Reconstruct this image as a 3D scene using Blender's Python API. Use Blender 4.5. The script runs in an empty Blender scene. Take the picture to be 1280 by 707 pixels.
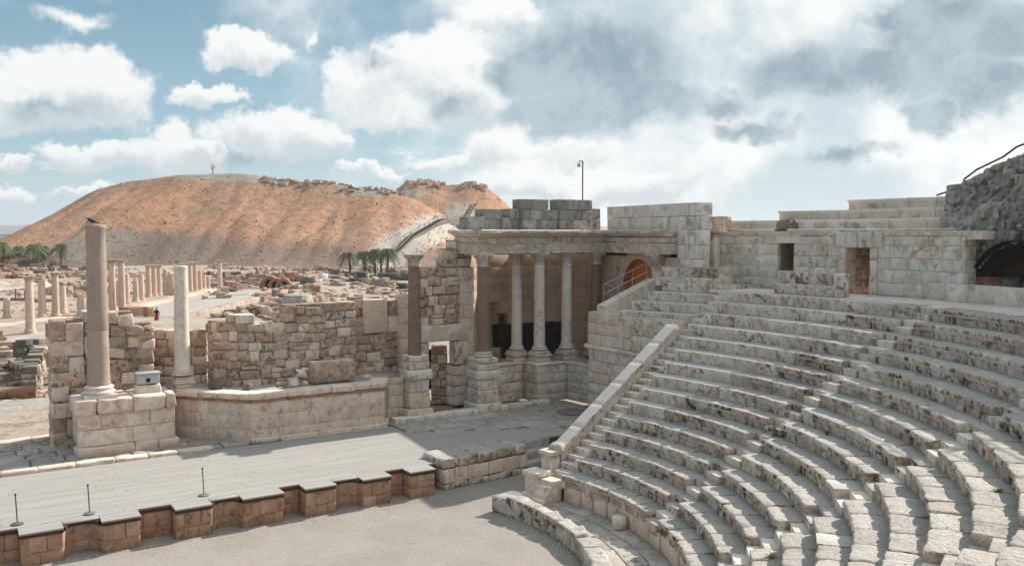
import bpy, bmesh, math, random
import numpy as np
from mathutils import Vector, Matrix

# ------------------------------------------------------------------ camera, sky, sun, exposure
SC = bpy.context.scene
COL = SC.collection
R = math.radians
CAM = np.array((-7.0543, -22.4112, 8.235)); YAW = 0.5637; PIT = -0.0549; FPX = 1100.0
cam_d = bpy.data.cameras.new('camera'); cam = bpy.data.objects.new('camera', cam_d); COL.objects.link(cam)
cam.location = CAM.tolist(); cam.rotation_euler = (math.pi/2 + PIT, 0, -YAW)
cam_d.sensor_width = 36; cam_d.lens = FPX/1280*36; cam_d.clip_start = .1; cam_d.clip_end = 20000
SC.camera = cam
SC.view_settings.view_transform = 'Standard'; SC.view_settings.look = 'None'
SC.view_settings.exposure = 1.2; SC.view_settings.gamma = 1.0; SC.view_settings.use_curve_mapping = False
SC.cycles.max_bounces = 5; SC.cycles.diffuse_bounces = 3; SC.cycles.glossy_bounces = 2; SC.cycles.transmission_bounces = 2; SC.cycles.volume_bounces = 0
SC.cycles.caustics_reflective = False; SC.cycles.caustics_refractive = False
SUN_AZ = R(79.5); SUN_EL = R(35.5)          # azimuth measured from +Y towards +X
sun_dir = Vector((math.sin(SUN_AZ)*math.cos(SUN_EL), math.cos(SUN_AZ)*math.cos(SUN_EL), math.sin(SUN_EL)))
sl = bpy.data.lights.new('sun', 'SUN'); sl.energy = 2.8; sl.angle = R(.55); sl.color = (1.0, .94, .865)
so = bpy.data.objects.new('sun', sl); COL.objects.link(so); so.rotation_euler = sun_dir.to_track_quat('Z', 'Y').to_euler()

class NT:
    """small helper to write node trees"""
    def __init__(s, tree): s.t = tree; s.n = tree.nodes; s.l = tree.links
    def new(s, typ, **kw):
        n = s.n.new(typ)
        for k, v in kw.items(): setattr(n, k, v)
        return n
    def put(s, sock, v):
        if v is None: return
        if isinstance(v, bpy.types.NodeSocket): s.l.new(v, sock)
        elif isinstance(v, (tuple, list)) and len(v) == 3 and sock.type == 'RGBA': sock.default_value = (*v, 1)
        else: sock.default_value = v
    def math(s, op, a, b=None, c=None, clamp=False):
        n = s.new('ShaderNodeMath', operation=op, use_clamp=clamp)
        s.put(n.inputs[0], a); s.put(n.inputs[1], b); s.put(n.inputs[2], c); return n.outputs[0]
    def vmath(s, op, a, b=None, out=0):
        n = s.new('ShaderNodeVectorMath', operation=op); s.put(n.inputs[0], a); s.put(n.inputs[1], b); return n.outputs[out]
    def mix(s, f, a, b, mode='MIX'):
        n = s.new('ShaderNodeMix', data_type='RGBA', blend_type=mode, clamp_factor=True)
        s.put(n.inputs[0], f); s.put(n.inputs[6], a); s.put(n.inputs[7], b); return n.outputs[2]
    def noise(s, vec, scale, detail=6, rough=.55, dist=0.0, col=False):
        n = s.new('ShaderNodeTexNoise'); s.put(n.inputs['Vector'], vec); n.inputs['Scale'].default_value = scale
        n.inputs['Detail'].default_value = detail; n.inputs['Roughness'].default_value = rough; n.inputs['Distortion'].default_value = dist
        return n.outputs['Color' if col else 'Fac']
    def smooth(s, v, a, b, to0=0.0, to1=1.0):
        n = s.new('ShaderNodeMapRange', interpolation_type='SMOOTHSTEP'); s.put(n.inputs[0], v)
        s.put(n.inputs[1], a); s.put(n.inputs[2], b); s.put(n.inputs[3], to0); s.put(n.inputs[4], to1); return n.outputs[0]

def build_world():
    w = bpy.data.worlds.new('World'); SC.world = w; w.use_nodes = True
    t = NT(w.node_tree); t.n.clear()
    out = t.new('ShaderNodeOutputWorld'); bg = t.new('ShaderNodeBackground'); bg.inputs['Strength'].default_value = 0.1
    t.l.new(bg.outputs[0], out.inputs[0])
    sky = t.new('ShaderNodeTexSky', sky_type='NISHITA', sun_disc=False, sun_elevation=SUN_EL, sun_rotation=SUN_AZ,
                air_density=1.0, dust_density=1.2, ozone_density=1.6)
    D = t.new('ShaderNodeTexCoord').outputs['Generated']
    D = t.vmath('NORMALIZE', D)
    sep = t.new('ShaderNodeSeparateXYZ'); t.l.new(D, sep.inputs[0])
    x, y, z = sep.outputs
    az = t.math('MULTIPLY', t.math('ARCTAN2', x, y), 180/math.pi)
    el = t.math('MULTIPLY', t.math('ARCSINE', z), 180/math.pi)
    # warp the lookup so that outlines billow
    nA = t.noise(D, 9.0, 5, .6); nL = t.noise(t.vmath('ADD', D, (7.3, 2.2, 5.1)), 4.2, 4, .55)
    nV = t.noise(D, 15.0, 9, .66, 0.0, True)
    pa = t.new('ShaderNodeCombineXYZ'); t.put(pa.inputs[0], az); t.put(pa.inputs[1], el)
    def vmad(a, b_, c):
        n = t.new('ShaderNodeVectorMath', operation='MULTIPLY_ADD'); t.put(n.inputs[0], a); t.put(n.inputs[1], b_); t.put(n.inputs[2], c); return n.outputs[0]
    pw = vmad(t.vmath('SUBTRACT', nV, (.5, .5, .5)), (6.5, 5.0, 0.0), pa.outputs[0])
    def pix(u, v):
        a = (u-640)/FPX; b = -(v-353.5)/FPX
        fw = np.array([math.sin(YAW)*math.cos(PIT), math.cos(YAW)*math.cos(PIT), math.sin(PIT)])
        rt = np.array([math.cos(YAW), -math.sin(YAW), 0]); d = fw+a*rt+b*np.cross(rt, fw); d /= np.linalg.norm(d)
        return math.degrees(math.atan2(d[0], d[1])), math.degrees(math.asin(d[2]))
    def field(blobs, light=True):
        tot = None; acc = None; ws = None
        for (u, v, ru, rv, w) in blobs:
            a0, e0 = pix(u, v); ia = 1/(ru/FPX*57.3); ie = 1/(rv/FPX*57.3)
            d = vmad(pw, (ia, ie, 0.0), (-a0*ia, -e0*ie, 0.0))
            b_ = t.math('MULTIPLY_ADD', t.vmath('LENGTH', d, out=1), -w, w)
            tot = b_ if tot is None else t.math('MAXIMUM', tot, b_)
            if light:
                wt = t.math('MAXIMUM', b_, .001); ws = wt if ws is None else t.math('ADD', ws, wt)
                acc = vmad(d, wt, acc if acc is not None else (0.0, 0.0, 0.0))
        if not light: return tot, None
        sx_ = t.new('ShaderNodeSeparateXYZ'); t.l.new(acc, sx_.inputs[0])
        return tot, t.math('DIVIDE', sx_.outputs[1], ws)
    white = [(80, 112, 98, 50, 1), (10, 135, 70, 30, .9), (302, 66, 64, 27, 1), (268, 120, 56, 18, 1), (350, 172, 92, 36, 1), (215, 186, 62, 36, 1),
             (118, 196, 62, 20, .9), (415, 180, 40, 20, .8), (470, 115, 62, 46, 1), (540, 88, 84, 56, 1), (590, 128, 66, 40, .9), (500, 150, 84, 26, .8), (620, 22, 70, 32, 1), (97, 23, 46, 14, .3), (395, 52, 16, 22, .3),
             (12, 202, 32, 11, .8), (10, 246, 38, 16, .8), (105, 240, 44, 12, .7), (560, 200, 60, 14, .7), (470, 217, 70, 12, .7), (660, 190, 110, 34, .8), (720, 232, 190, 30, .8)]
    W, lit = field(white)
    nB = t.noise(t.vmath('ADD', D, tuple(sun_dir*.02)), 17.0, 5, .62)
    sv_ = t.new('ShaderNodeSeparateXYZ'); t.l.new(nV, sv_.inputs[0]); nX = sv_.outputs[2]
    Wf = t.math('ADD', W, t.math('MULTIPLY', t.math('SUBTRACT', nA, .5), .5))
    # free-floating cumulus over the rest of the sky, brightened for more fill light
    sx = t.new('ShaderNodeCombineXYZ'); zz = t.math('ADD', t.math('MAXIMUM', z, 0.0), .12)
    t.put(sx.inputs[0], t.math('DIVIDE', x, zz)); t.put(sx.inputs[1], t.math('DIVIDE', y, zz))
    gen = t.noise(sx.outputs[0], .55, 5, .6)
    # thin bright veil that thickens towards the sun
    dots = t.vmath('DOT_PRODUCT', D, tuple(sun_dir), out=1)
    veil = t.smooth(t.math('ADD', dots, t.math('MULTIPLY', t.math('SUBTRACT', nA, .5), .7)), .42, .80)
    gmask = t.smooth(t.math('ADD', gen, t.math('MULTIPLY', t.smooth(el, 15, 26), .08)), .57, .70)
    # cloud light
    top = t.math('ADD', t.math('MULTIPLY', lit, .95), t.math('MULTIPLY_ADD', t.math('SUBTRACT', nX, .5), 2.0, .62))
    top = t.math('ADD', top, t.math('MULTIPLY', t.math('SUBTRACT', nA, .5), .9))
    shade = t.smooth(top, -.05, .95)
    grey = (2.75, 3.05, 3.2); wht = (4.2, 4.25, 4.2)
    ccol = t.mix(shade, grey, wht)
    skyc = t.mix(.85, sky.outputs[0], t.mix(t.smooth(el, 2, 22), (1.4, 2.2, 2.55), (.45, 1.0, 1.36)))
    # pale air low above the horizon
    low = t.math('MULTIPLY', t.smooth(el, 6.5, -1.0), .8)
    skyc = t.mix(low, skyc, (3.25, 3.6, 3.75))
    c = t.mix(t.math('MULTIPLY', gmask, .9), skyc, t.mix(t.smooth(nA, .3, .6), (4.8, 5.0, 5.0), (7.3, 7.25, 7.05)))
    frame_clear = c
    c = t.mix(t.math('MULTIPLY', veil, .96), frame_clear, t.mix(t.smooth(t.math('ADD', t.math('MULTIPLY', nL, .45), t.math('MULTIPLY', nA, .55)), .40, .58), (2.55, 3.0, 3.2), (4.25, 4.32, 4.28)))
    c = t.mix(t.math('MULTIPLY', t.smooth(Wf, .0, .30), .97), c, ccol)
    dark = [(745, 80, 130, 70, 1), (660, 95, 70, 40, .8), (790, 130, 100, 36, .9), (700, 148, 90, 28, .8), (1190, 40, 120, 46, 1), (1115, 85, 100, 44, .95), (1235, 100, 70, 38, .9), (1165, 138, 40, 26, .9),
            (1010, 95, 95, 38, .8), (945, 165, 60, 18, .7), (900, 130, 60, 24, .6), (1060, 192, 60, 18, .7), (560, 135, 50, 26, .5), (1160, 8, 90, 22, .9), (480, 85, 30, 18, .5), (60, 135, 70, 16, .45), (310, 195, 80, 12, .45)]
    G, dl = field(dark, False)
    Gf = t.math('ADD', G, t.math('ADD', t.math('MULTIPLY', t.math('SUBTRACT', nA, .5), 1.1), t.math('MULTIPLY', t.math('SUBTRACT', nX, .5), .7)))
    gcol = t.mix(t.smooth(t.math('ADD', nX, t.math('MULTIPLY', nA, .6)), .66, .94), (1.2, 1.65, 1.95), (1.95, 2.45, 2.75))
    c = t.mix(t.math('MULTIPLY', t.smooth(Gf, -.08, .5), .92), c, gcol)
    t.l.new(c, bg.inputs['Color'])
build_world()

# ------------------------------------------------------------------ helpers
RNG = np.random.default_rng(7)
random.seed(11)
def project(p):
    d = np.asarray(p, float)-CAM
    fw = np.array([math.sin(YAW)*math.cos(PIT), math.cos(YAW)*math.cos(PIT), math.sin(PIT)])
    rt = np.array([math.cos(YAW), -math.sin(YAW), 0]); up = np.cross(rt, fw); k = d @ fw
    return 640+FPX*(d @ rt)/k, 353.5-FPX*(d @ up)/k, k

def tag(o, label=None, cat=None, group=None, kind=None):
    if label: o['label'] = label
    if cat: o['category'] = cat
    if group: o['group'] = group
    if kind or label: o['kind'] = kind or 'thing'
    return o
def empty(name, loc=(0, 0, 0), parent=None):
    o = bpy.data.objects.new(name, None); COL.objects.link(o); o.location = loc; o.empty_display_size = .2
    if parent: o.parent = parent
    return o
def mkmesh(name, v, f, mat=None, smooth=False):
    me = bpy.data.meshes.new(name); me.from_pydata([tuple(map(float, p)) for p in v], [], f)
    if mat: me.materials.append(mat)
    if smooth: me.polygons.foreach_set('use_smooth', [True]*len(me.polygons))
    me.update(); return me
def link(name, me, parent=None, loc=(0, 0, 0), rz=0.0, rot=None):
    o = bpy.data.objects.new(name, me); COL.objects.link(o); o.location = loc
    o.rotation_euler = rot if rot is not None else (0, 0, rz)
    if parent: o.parent = parent
    return o
def bm_obj(name, bm, mat, parent=None, loc=(0, 0, 0), rz=0.0, smooth=False):
    me = bpy.data.meshes.new(name); bm.normal_update(); bm.to_mesh(me); bm.free()
    if mat: me.materials.append(mat)
    if smooth: me.polygons.foreach_set('use_smooth', [True]*len(me.polygons))
    return link(name, me, parent, loc, rz)

_tpl = {}
def template(nx, ny, nz):
    k = (nx, ny, nz)
    if k in _tpl: return _tpl[k]
    idx = {}; pts = []
    def vid(i, j, l):
        q = (i, j, l)
        if q not in idx: idx[q] = len(pts); pts.append(q)
        return idx[q]
    F = []
    X, Y, Z = nx-1, ny-1, nz-1
    for i in range(X):
        for j in range(Y):
            F.append((vid(i, j, 0), vid(i, j+1, 0), vid(i+1, j+1, 0), vid(i+1, j, 0)))
            F.append((vid(i, j, Z), vid(i+1, j, Z), vid(i+1, j+1, Z), vid(i, j+1, Z)))
    for i in range(X):
        for l in range(Z):
            F.append((vid(i, 0, l), vid(i+1, 0, l), vid(i+1, 0, l+1), vid(i, 0, l+1)))
            F.append((vid(i, Y, l), vid(i, Y, l+1), vid(i+1, Y, l+1), vid(i+1, Y, l)))
    for j in range(Y):
        for l in range(Z):
            F.append((vid(0, j, l), vid(0, j, l+1), vid(0, j+1, l+1), vid(0, j+1, l)))
            F.append((vid(X, j, l), vid(X, j+1, l), vid(X, j+1, l+1), vid(X, j, l+1)))
    _tpl[k] = (np.array(pts), F); return _tpl[k]

def sines(P, rng, freq, n=4):
    K = rng.normal(size=(n, 3)); K /= np.linalg.norm(K, axis=1, keepdims=True); K *= freq*rng.uniform(.6, 1.7, size=(n, 1))
    A = rng.normal(size=(n, 3)); ph = rng.uniform(0, 6.28, size=n)
    return np.sin(P @ K.T+ph) @ A/ n**.5 / 1.2

def stone_geo(sx, sy, sz, rng, rb=.03, amp=.012, seg=(2, 1, 1), freq=5.0, shape=None):
    """a worn block: bevelled box with uneven faces; seg = inner subdivisions for each axis"""
    h = np.array((sx, sy, sz))/2; rb = min(rb, h.min()*.6)
    ax = []
    for a in range(3):
        inner = np.linspace(-(h[a]-rb), h[a]-rb, seg[a]+1)
        ax.append(np.concatenate(([-h[a]], inner, [h[a]])))
    pts, F = template(*[len(a) for a in ax])
    P = np.stack([ax[a][pts[:, a]] for a in range(3)], 1)
    q = np.clip(P, -(h-rb), h-rb); d = P-q; L = np.linalg.norm(d, axis=1, keepdims=True)
    P = q+d/np.maximum(L, 1e-9)*rb*np.where(L > 1e-9, 1, 0)
    U = P/h
    if amp > 0:
        P = P+sines(P+rng.uniform(0, 50, 3), rng, freq)*amp+sines(P, rng, freq*3.1)*amp*.45
    if shape is not None: P = shape(P, U, h)
    return P, F
def stone(name, parent, loc, size, mat, rng, rz=0.0, base=(0, 0, 0), smooth=True, **kw):
    P, F = stone_geo(*size, rng, **kw)
    return link(name, mkmesh(name, P, F, mat, smooth), parent, tuple(np.asarray(loc, float)-np.asarray(base, float)), rz)

class Batch:
    """collects many small pieces into one mesh"""
    def __init__(s): s.v = []; s.f = []; s.n = 0
    def add(s, P, F, loc=(0, 0, 0), rz=0.0, M=None):
        P = np.asarray(P, float)
        if M is not None: P = P @ np.asarray(M).T
        elif rz:
            c, n = math.cos(rz), math.sin(rz); P = P @ np.array(((c, -n, 0), (n, c, 0), (0, 0, 1))).T
        P = P+np.asarray(loc, float)
        s.v.append(P); s.f += [tuple(i+s.n for i in f) for f in F]; s.n += len(P)
    def box(s, c, size, rz=0.0):
        h = np.array(size)/2; pts = np.array([(i, j, k) for i in (-1, 1) for j in (-1, 1) for k in (-1, 1)])*h
        s.add(pts, [(0, 1, 3, 2), (4, 6, 7, 5), (0, 4, 5, 1), (2, 3, 7, 6), (0, 2, 6, 4), (1, 5, 7, 3)], c, rz)
    def prism(s, poly, z0, z1):
        n = len(poly); P = [(x, y, z0) for x, y in poly]+[(x, y, z1) for x, y in poly]
        area = sum(poly[i][0]*poly[(i+1) % n][1]-poly[(i+1) % n][0]*poly[i][1] for i in range(n))
        ii = list(range(n)) if area > 0 else list(range(n))[::-1]
        F = [tuple(ii[::-1]), tuple(i+n for i in ii)]
        for a in range(n):
            i, j = ii[a], ii[(a+1) % n]; F.append((i, j, j+n, i+n))
        s.add(P, F)
    def lathe(s, prof, c=(0, 0, 0), seg=24, cap=True):
        P = []; F = []
        for r, z in prof:
            for k in range(seg): P.append((r*math.cos(2*math.pi*k/seg), r*math.sin(2*math.pi*k/seg), z))
        for i in range(len(prof)-1):
            for k in range(seg):
                a, b = i*seg+k, i*seg+(k+1) % seg; F.append((a, b, b+seg, a+seg))
        if cap: F.append(tuple(range(seg))[::-1]); F.append(tuple(range((len(prof)-1)*seg, len(prof)*seg)))
        s.add(P, F, c)
    def tube(s, pts, rad, seg=8):
        pts = [np.array(p, float) for p in pts]; rad = rad if hasattr(rad, '__len__') else [rad]*len(pts)
        P = []; F = []
        for i, p in enumerate(pts):
            d = pts[min(i+1, len(pts)-1)]-pts[max(i-1, 0)]; d /= np.linalg.norm(d)+1e-9
            a = np.cross(d, (0, 0, 1) if abs(d[2]) < .9 else (1, 0, 0)); a /= np.linalg.norm(a); b = np.cross(d, a)
            for k in range(seg):
                t = 2*math.pi*k/seg; P.append(p+(a*math.cos(t)+b*math.sin(t))*rad[i])
        for i in range(len(pts)-1):
            for k in range(seg):
                u, w = i*seg+k, i*seg+(k+1) % seg; F.append((u, w, w+seg, u+seg))
        F.append(tuple(range(seg))); F.append(tuple(range((len(pts)-1)*seg, len(pts)*seg))[::-1]); s.add(P, F)
    def obj(s, name, mat, parent=None, base=(0, 0, 0), smooth=False):
        v = np.concatenate(s.v)-np.asarray(base, float) if s.v else np.zeros((0, 3))
        return link(name, mkmesh(name, v, s.f, mat, smooth), parent, (0, 0, 0) if parent else base)

# ------------------------------------------------------------------ materials
def stone_mat(name, c1, c2, stain=(.2, .13, .09), amt=.6, scale=1.0, bump=.35, rand=.25, pits=.5, streak=.3, rough=.92, side_only=True, warm=None, top=None):
    m = bpy.data.materials.new(name); m.use_nodes = True; t = NT(m.node_tree)
    b = t.n['Principled BSDF']; b.inputs['Roughness'].default_value = rough; b.inputs['Specular IOR Level'].default_value = .2
    g = t.new('ShaderNodeNewGeometry'); P = g.outputs['Position']
    oi = t.new('ShaderNodeObjectInfo').outputs['Random']
    Pv = t.vmath('ADD', P, t.vmath('MULTIPLY', oi, (37.0, 19.0, 53.0)))
    big = t.noise(Pv, .9*scale, 2, .6); fine = t.noise(Pv, 11*scale, 4, .68); mid = t.noise(Pv, 3.1*scale, 5, .66, .4)
    c = t.mix(t.smooth(t.math('ADD', t.math('MULTIPLY', big, .6), t.math('MULTIPLY', fine, .4)), .36, .64), c1, c2)
    if warm:
        c = t.mix(t.math('MULTIPLY', t.smooth(t.noise(t.vmath('ADD', Pv, (9.0, 4.0, 2.0)), 1.3*scale, 3, .6), .48, .66), .75), c, warm)
    nz = t.new('ShaderNodeSeparateXYZ'); t.l.new(g.outputs['True Normal'], nz.inputs[0])
    if top: c = t.mix(t.smooth(nz.outputs[2], .72, .92), c, t.mix(t.smooth(fine, .4, .6), top, tuple(x*.84 for x in top)))
    # each block has a tone of its own
    r2 = t.math('FRACT', t.math('MULTIPLY', oi, 7.31))
    v = t.math('ADD', 1-rand, t.math('MULTIPLY', r2, 2*rand*.85))
    c = t.mix(1.0, c, v, 'MULTIPLY')
    # weathering stains, strongest on the upright faces
    side = t.smooth(t.math('ABSOLUTE', nz.outputs[2]), .85, .35) if side_only else 1.0
    s1 = t.smooth(mid, .5, .62)
    sv = t.vmath('MULTIPLY', Pv, (1.0, 1.0, .16)); s2 = t.smooth(t.noise(sv, 5.5*scale, 3, .6), .52, .7)
    st = t.math('MAXIMUM', t.math('MULTIPLY', s1, amt), t.math('MULTIPLY', s2, streak))
    patch = t.math('MULTIPLY', t.smooth(t.noise(t.vmath('ADD', P, (11.0, 3.0, 7.0)), .55*scale, 2, .5), .34, .58, .45, 1.25), t.math('MULTIPLY_ADD', t.math('FRACT', t.math('MULTIPLY', oi, 13.7)), .6, .65))
    st = t.math('MINIMUM', t.math('MULTIPLY', t.math('MULTIPLY', st, side), patch), 1.0)
    stt = t.mix(t.smooth(t.noise(Pv, 2.0*scale, 1, .5), .42, .6), stain, tuple(x*.5 for x in stain))
    wash = t.math('MULTIPLY', t.math('MULTIPLY', t.smooth(t.math('ADD', mid, t.math('MULTIPLY', big, .5)), .52, .85), amt*.55), side)
    c = t.mix(wash, c, tuple(min(1, x*1.9) for x in stain))
    c = t.mix(st, c, stt)
    pit = t.smooth(t.noise(Pv, 23*scale, 3, .75), .6, .72)
    c = t.mix(t.math('MULTIPLY', pit, pits*.6), c, tuple(x*.5 for x in stain))
    t.l.new(c, b.inputs['Base Color'])
    hgt = t.math('ADD', t.math('MULTIPLY', fine, .9), t.math('SUBTRACT', t.math('MULTIPLY', mid, 1.1), t.math('MULTIPLY', pit, .5*pits)))
    bp = t.new('ShaderNodeBump'); bp.inputs['Strength'].default_value = bump; bp.inputs['Distance'].default_value = .05
    t.l.new(hgt, bp.inputs['Height']); t.l.new(bp.outputs[0], b.inputs['Normal'])
    return m
def flat_mat(name, c, rough=.7, metal=0.0, var=.15, scale=8.0, bump=0.0, spec=.3):
    m = bpy.data.materials.new(name); m.use_nodes = True; t = NT(m.node_tree)
    b = t.n['Principled BSDF']; b.inputs['Roughness'].default_value = rough; b.inputs['Metallic'].default_value = metal; b.inputs['Specular IOR Level'].default_value = spec
    P = t.new('ShaderNodeNewGeometry').outputs['Position']; n = t.noise(P, scale, 6, .6)
    oi = t.new('ShaderNodeObjectInfo').outputs['Random']
    k = t.math('ADD', t.math('MULTIPLY', t.math('SUBTRACT', n, .5), 2*var), t.math('ADD', 1-var*.4, t.math('MULTIPLY', oi, var*.8)))
    t.l.new(t.mix(1.0, c, k, 'MULTIPLY'), b.inputs['Base Color'])
    if bump:
        bp = t.new('ShaderNodeBump'); bp.inputs['Strength'].default_value = bump; bp.inputs['Distance'].default_value = .03
        t.l.new(n, bp.inputs['Height']); t.l.new(bp.outputs[0], b.inputs['Normal'])
    return m

M = {}
M['seat'] = stone_mat('seat_limestone', (.84, .755, .66), (.70, .605, .515), (.19, .115, .072), .95, 1.0, 1.0, .12, 1.0, .7, top=(.53, .485, .44))
M['seat_new'] = stone_mat('seat_restored_stone', (.80, .735, .66), (.69, .615, .53), (.30, .20, .135), .7, 1.2, .4, .06, .4, .5, top=(.61, .57, .525))
M['pale'] = stone_mat('pale_limestone', (.80, .735, .655), (.71, .635, .55), (.36, .245, .17), .45, .8, .35, .10, .4, .4, warm=(.70, .545, .42))
M['upper'] = stone_mat('upper_wall_stone', (.83, .765, .69), (.77, .69, .605), (.22, .17, .135), .4, .7, .25, .08, .45, .5, warm=(.71, .58, .475))
M['ochre'] = stone_mat('ochre_masonry', (.74, .635, .54), (.55, .405, .30), (.22, .13, .085), .65, 1.5, .9, .14, .8, .35, warm=(.58, .35, .22))
M['podium'] = stone_mat('podium_stone', (.77, .68, .59), (.68, .585, .50), (.42, .24, .145), .42, .9, .35, .06, .45, .4, warm=(.68, .50, .375))
M['front'] = stone_mat('stage_front_stone', (.50, .30, .195), (.42, .255, .17), (.17, .09, .055), .45, 1.2, .4, .14, .5, .3, warm=(.54, .37, .27))
M['core'] = stone_mat('mortar_core', (.50, .385, .295), (.36, .26, .195), (.15, .10, .07), .6, 2.0, .9, .1, .8, .2, side_only=False)
M['seat_core'] = stone_mat('seat_bedding', (.36, .31, .265), (.28, .235, .20), (.13, .10, .08), .5, 2.0, .8, .1, .8, .2, side_only=False)
M['granite_red'] = stone_mat('red_granite', (.31, .195, .15), (.24, .15, .12), (.13, .085, .065), .35, 2.5, .15, .06, .9, .3, .6)
M['granite'] = stone_mat('grey_pink_granite', (.43, .335, .28), (.37, .285, .24), (.24, .175, .145), .3, 2.2, .12, .05, .9, .2, .65)
M['marble'] = stone_mat('column_marble', (.76, .68, .60), (.67, .59, .515), (.40, .30, .22), .28, 1.4, .15, .05, .4, .3, .7)
M['entab'] = stone_mat('entablature_stone', (.73, .655, .575), (.64, .56, .48), (.24, .16, .11), .4, 1.1, .35, .08, .5, .45, warm=(.64, .48, .365))
M['plaster'] = stone_mat('niche_wall_stone', (.66, .505, .385), (.60, .465, .355), (.38, .265, .19), .3, .7, .15, .05, .3, .3)
M['attic'] = stone_mat('attic_grey_stone', (.40, .38, .355), (.30, .285, .265), (.11, .10, .09), .6, 1.1, .4, .2, .6, .6)
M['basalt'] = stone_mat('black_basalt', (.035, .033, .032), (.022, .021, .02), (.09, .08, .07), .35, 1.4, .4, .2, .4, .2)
M['basalt_grey'] = stone_mat('grey_basalt', (.235, .205, .175), (.165, .145, .125), (.09, .075, .06), .4, 1.4, .5, .25, .4, .2)
M['street'] = stone_mat('street_column_stone', (.66, .51, .405), (.58, .455, .365), (.42, .28, .20), .3, 1.0, .2, .1, .3, .3)
M['ruin'] = stone_mat('ruin_stone', (.60, .47, .375), (.49, .375, .295), (.20, .135, .10), .5, .9, .6, .3, .5, .3, side_only=False)
M['ruin_red'] = stone_mat('ruin_brick', (.42, .23, .16), (.36, .21, .15), (.16, .09, .06), .5, 1.2, .5, .2, .5, .3)
M['rubble'] = stone_mat('rubble_concrete', (.58, .53, .475), (.42, .375, .33), (.11, .09, .07), .55, 1.8, 1.2, .3, .8, .2, side_only=False)
M['flag'] = stone_mat('flagstone', (.50, .465, .43), (.40, .37, .34), (.19, .155, .13), .45, 1.1, .4, .16, .5, .2, side_only=False)
M['orange'] = stone_mat('orange_lit_arch', (.62, .21, .07), (.52, .17, .055), (.34, .11, .04), .3, 1.0, .2, .05, .3, .2)  # warm light inside the wing arch, put into the base colour
M['steel'] = flat_mat('painted_steel', (.09, .09, .09), .5, .4)
M['galv'] = flat_mat('galvanised_steel', (.42, .43, .43), .45, .6)
M['lampgrey'] = flat_mat('grey_lamp_housing', (.45, .47, .49), .5, .1, .06)
M['black'] = flat_mat('black_rubber', (.02, .02, .02), .7)
M['fascia'] = flat_mat('brown_deck_fascia', (.085, .042, .024), .85, 0, .4, 5)
M['canvas'] = flat_mat('cream_canvas', (.66, .52, .41), .9, 0, .08, 3)
M['bark'] = flat_mat('palm_bark', (.12, .075, .05), .95, 0, .4, 9, .6)
M['frond'] = flat_mat('palm_frond', (.13, .155, .07), .7, 0, .45, 2.0)
M['bush'] = flat_mat('bush_leaf', (.10, .105, .04), .8, 0, .5, 1.2)
M['drygrass'] = flat_mat('dry_grass_blade', (.22, .20, .07), .8, 0, .3, 6)
M['skin'] = flat_mat('skin', (.38, .22, .15), .6); M['cloth_dark'] = flat_mat('dark_cloth', (.03, .02, .03), .9); M['cloth_red'] = flat_mat('red_cloth', (.25, .04, .03), .9)

def sand_mat():
    m = bpy.data.materials.new('orchestra_sand'); m.use_nodes = True; t = NT(m.node_tree); b = t.n['Principled BSDF']
    b.inputs['Roughness'].default_value = .95; b.inputs['Specular IOR Level'].default_value = .1
    P = t.new('ShaderNodeNewGeometry').outputs['Position']
    a = t.noise(P, .5, 6, .6); f = t.noise(P, 30, 6, .75); g = t.noise(t.vmath('ADD', P, (5.0, 5.0, 0)), 7, 6, .7)
    c = t.mix(t.smooth(a, .35, .65), (.365, .33, .293), (.315, .285, .252))
    c = t.mix(t.math('MULTIPLY', t.smooth(g, .5, .68), .45), c, (.275, .245, .215)); c = t.mix(t.math('MULTIPLY', t.smooth(f, .58, .7), .6), c, (.46, .415, .37))
    t.l.new(c, b.inputs['Base Color']); bp = t.new('ShaderNodeBump'); bp.inputs['Strength'].default_value = .6; bp.inputs['Distance'].default_value = .03
    t.l.new(t.math('ADD', f, t.math('MULTIPLY', g, 1.5)), bp.inputs['Height']); t.l.new(bp.outputs[0], b.inputs['Normal']); return m
M['sand'] = sand_mat()
def deck_mat():
    m = bpy.data.materials.new('grey_deck_wood'); m.use_nodes = True; t = NT(m.node_tree); b = t.n['Principled BSDF']
    b.inputs['Roughness'].default_value = .85; b.inputs['Specular IOR Level'].default_value = .2
    P = t.new('ShaderNodeNewGeometry').outputs['Position']; oi = t.new('ShaderNodeObjectInfo').outputs['Random']
    s = t.vmath('MULTIPLY', P, (.35, 9.0, 1.0)); g = t.noise(s, 1.6, 7, .65); a = t.noise(P, .7, 5, .6)
    c = t.mix(t.smooth(g, .35, .65), (.405, .38, .355), (.345, .325, .30)); c = t.mix(t.math('MULTIPLY', t.smooth(a, .42, .68), .55), c, (.36, .33, .30))
    c = t.mix(1.0, c, t.math('ADD', .95, t.math('MULTIPLY', oi, .08)), 'MULTIPLY')
    t.l.new(c, b.inputs['Base Color']); bp = t.new('ShaderNodeBump'); bp.inputs['Strength'].default_value = .25; bp.inputs['Distance'].default_value = .01
    t.l.new(g, bp.inputs['Height']); t.l.new(bp.outputs[0], b.inputs['Normal']); return m
M['deck'] = deck_mat()
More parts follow.
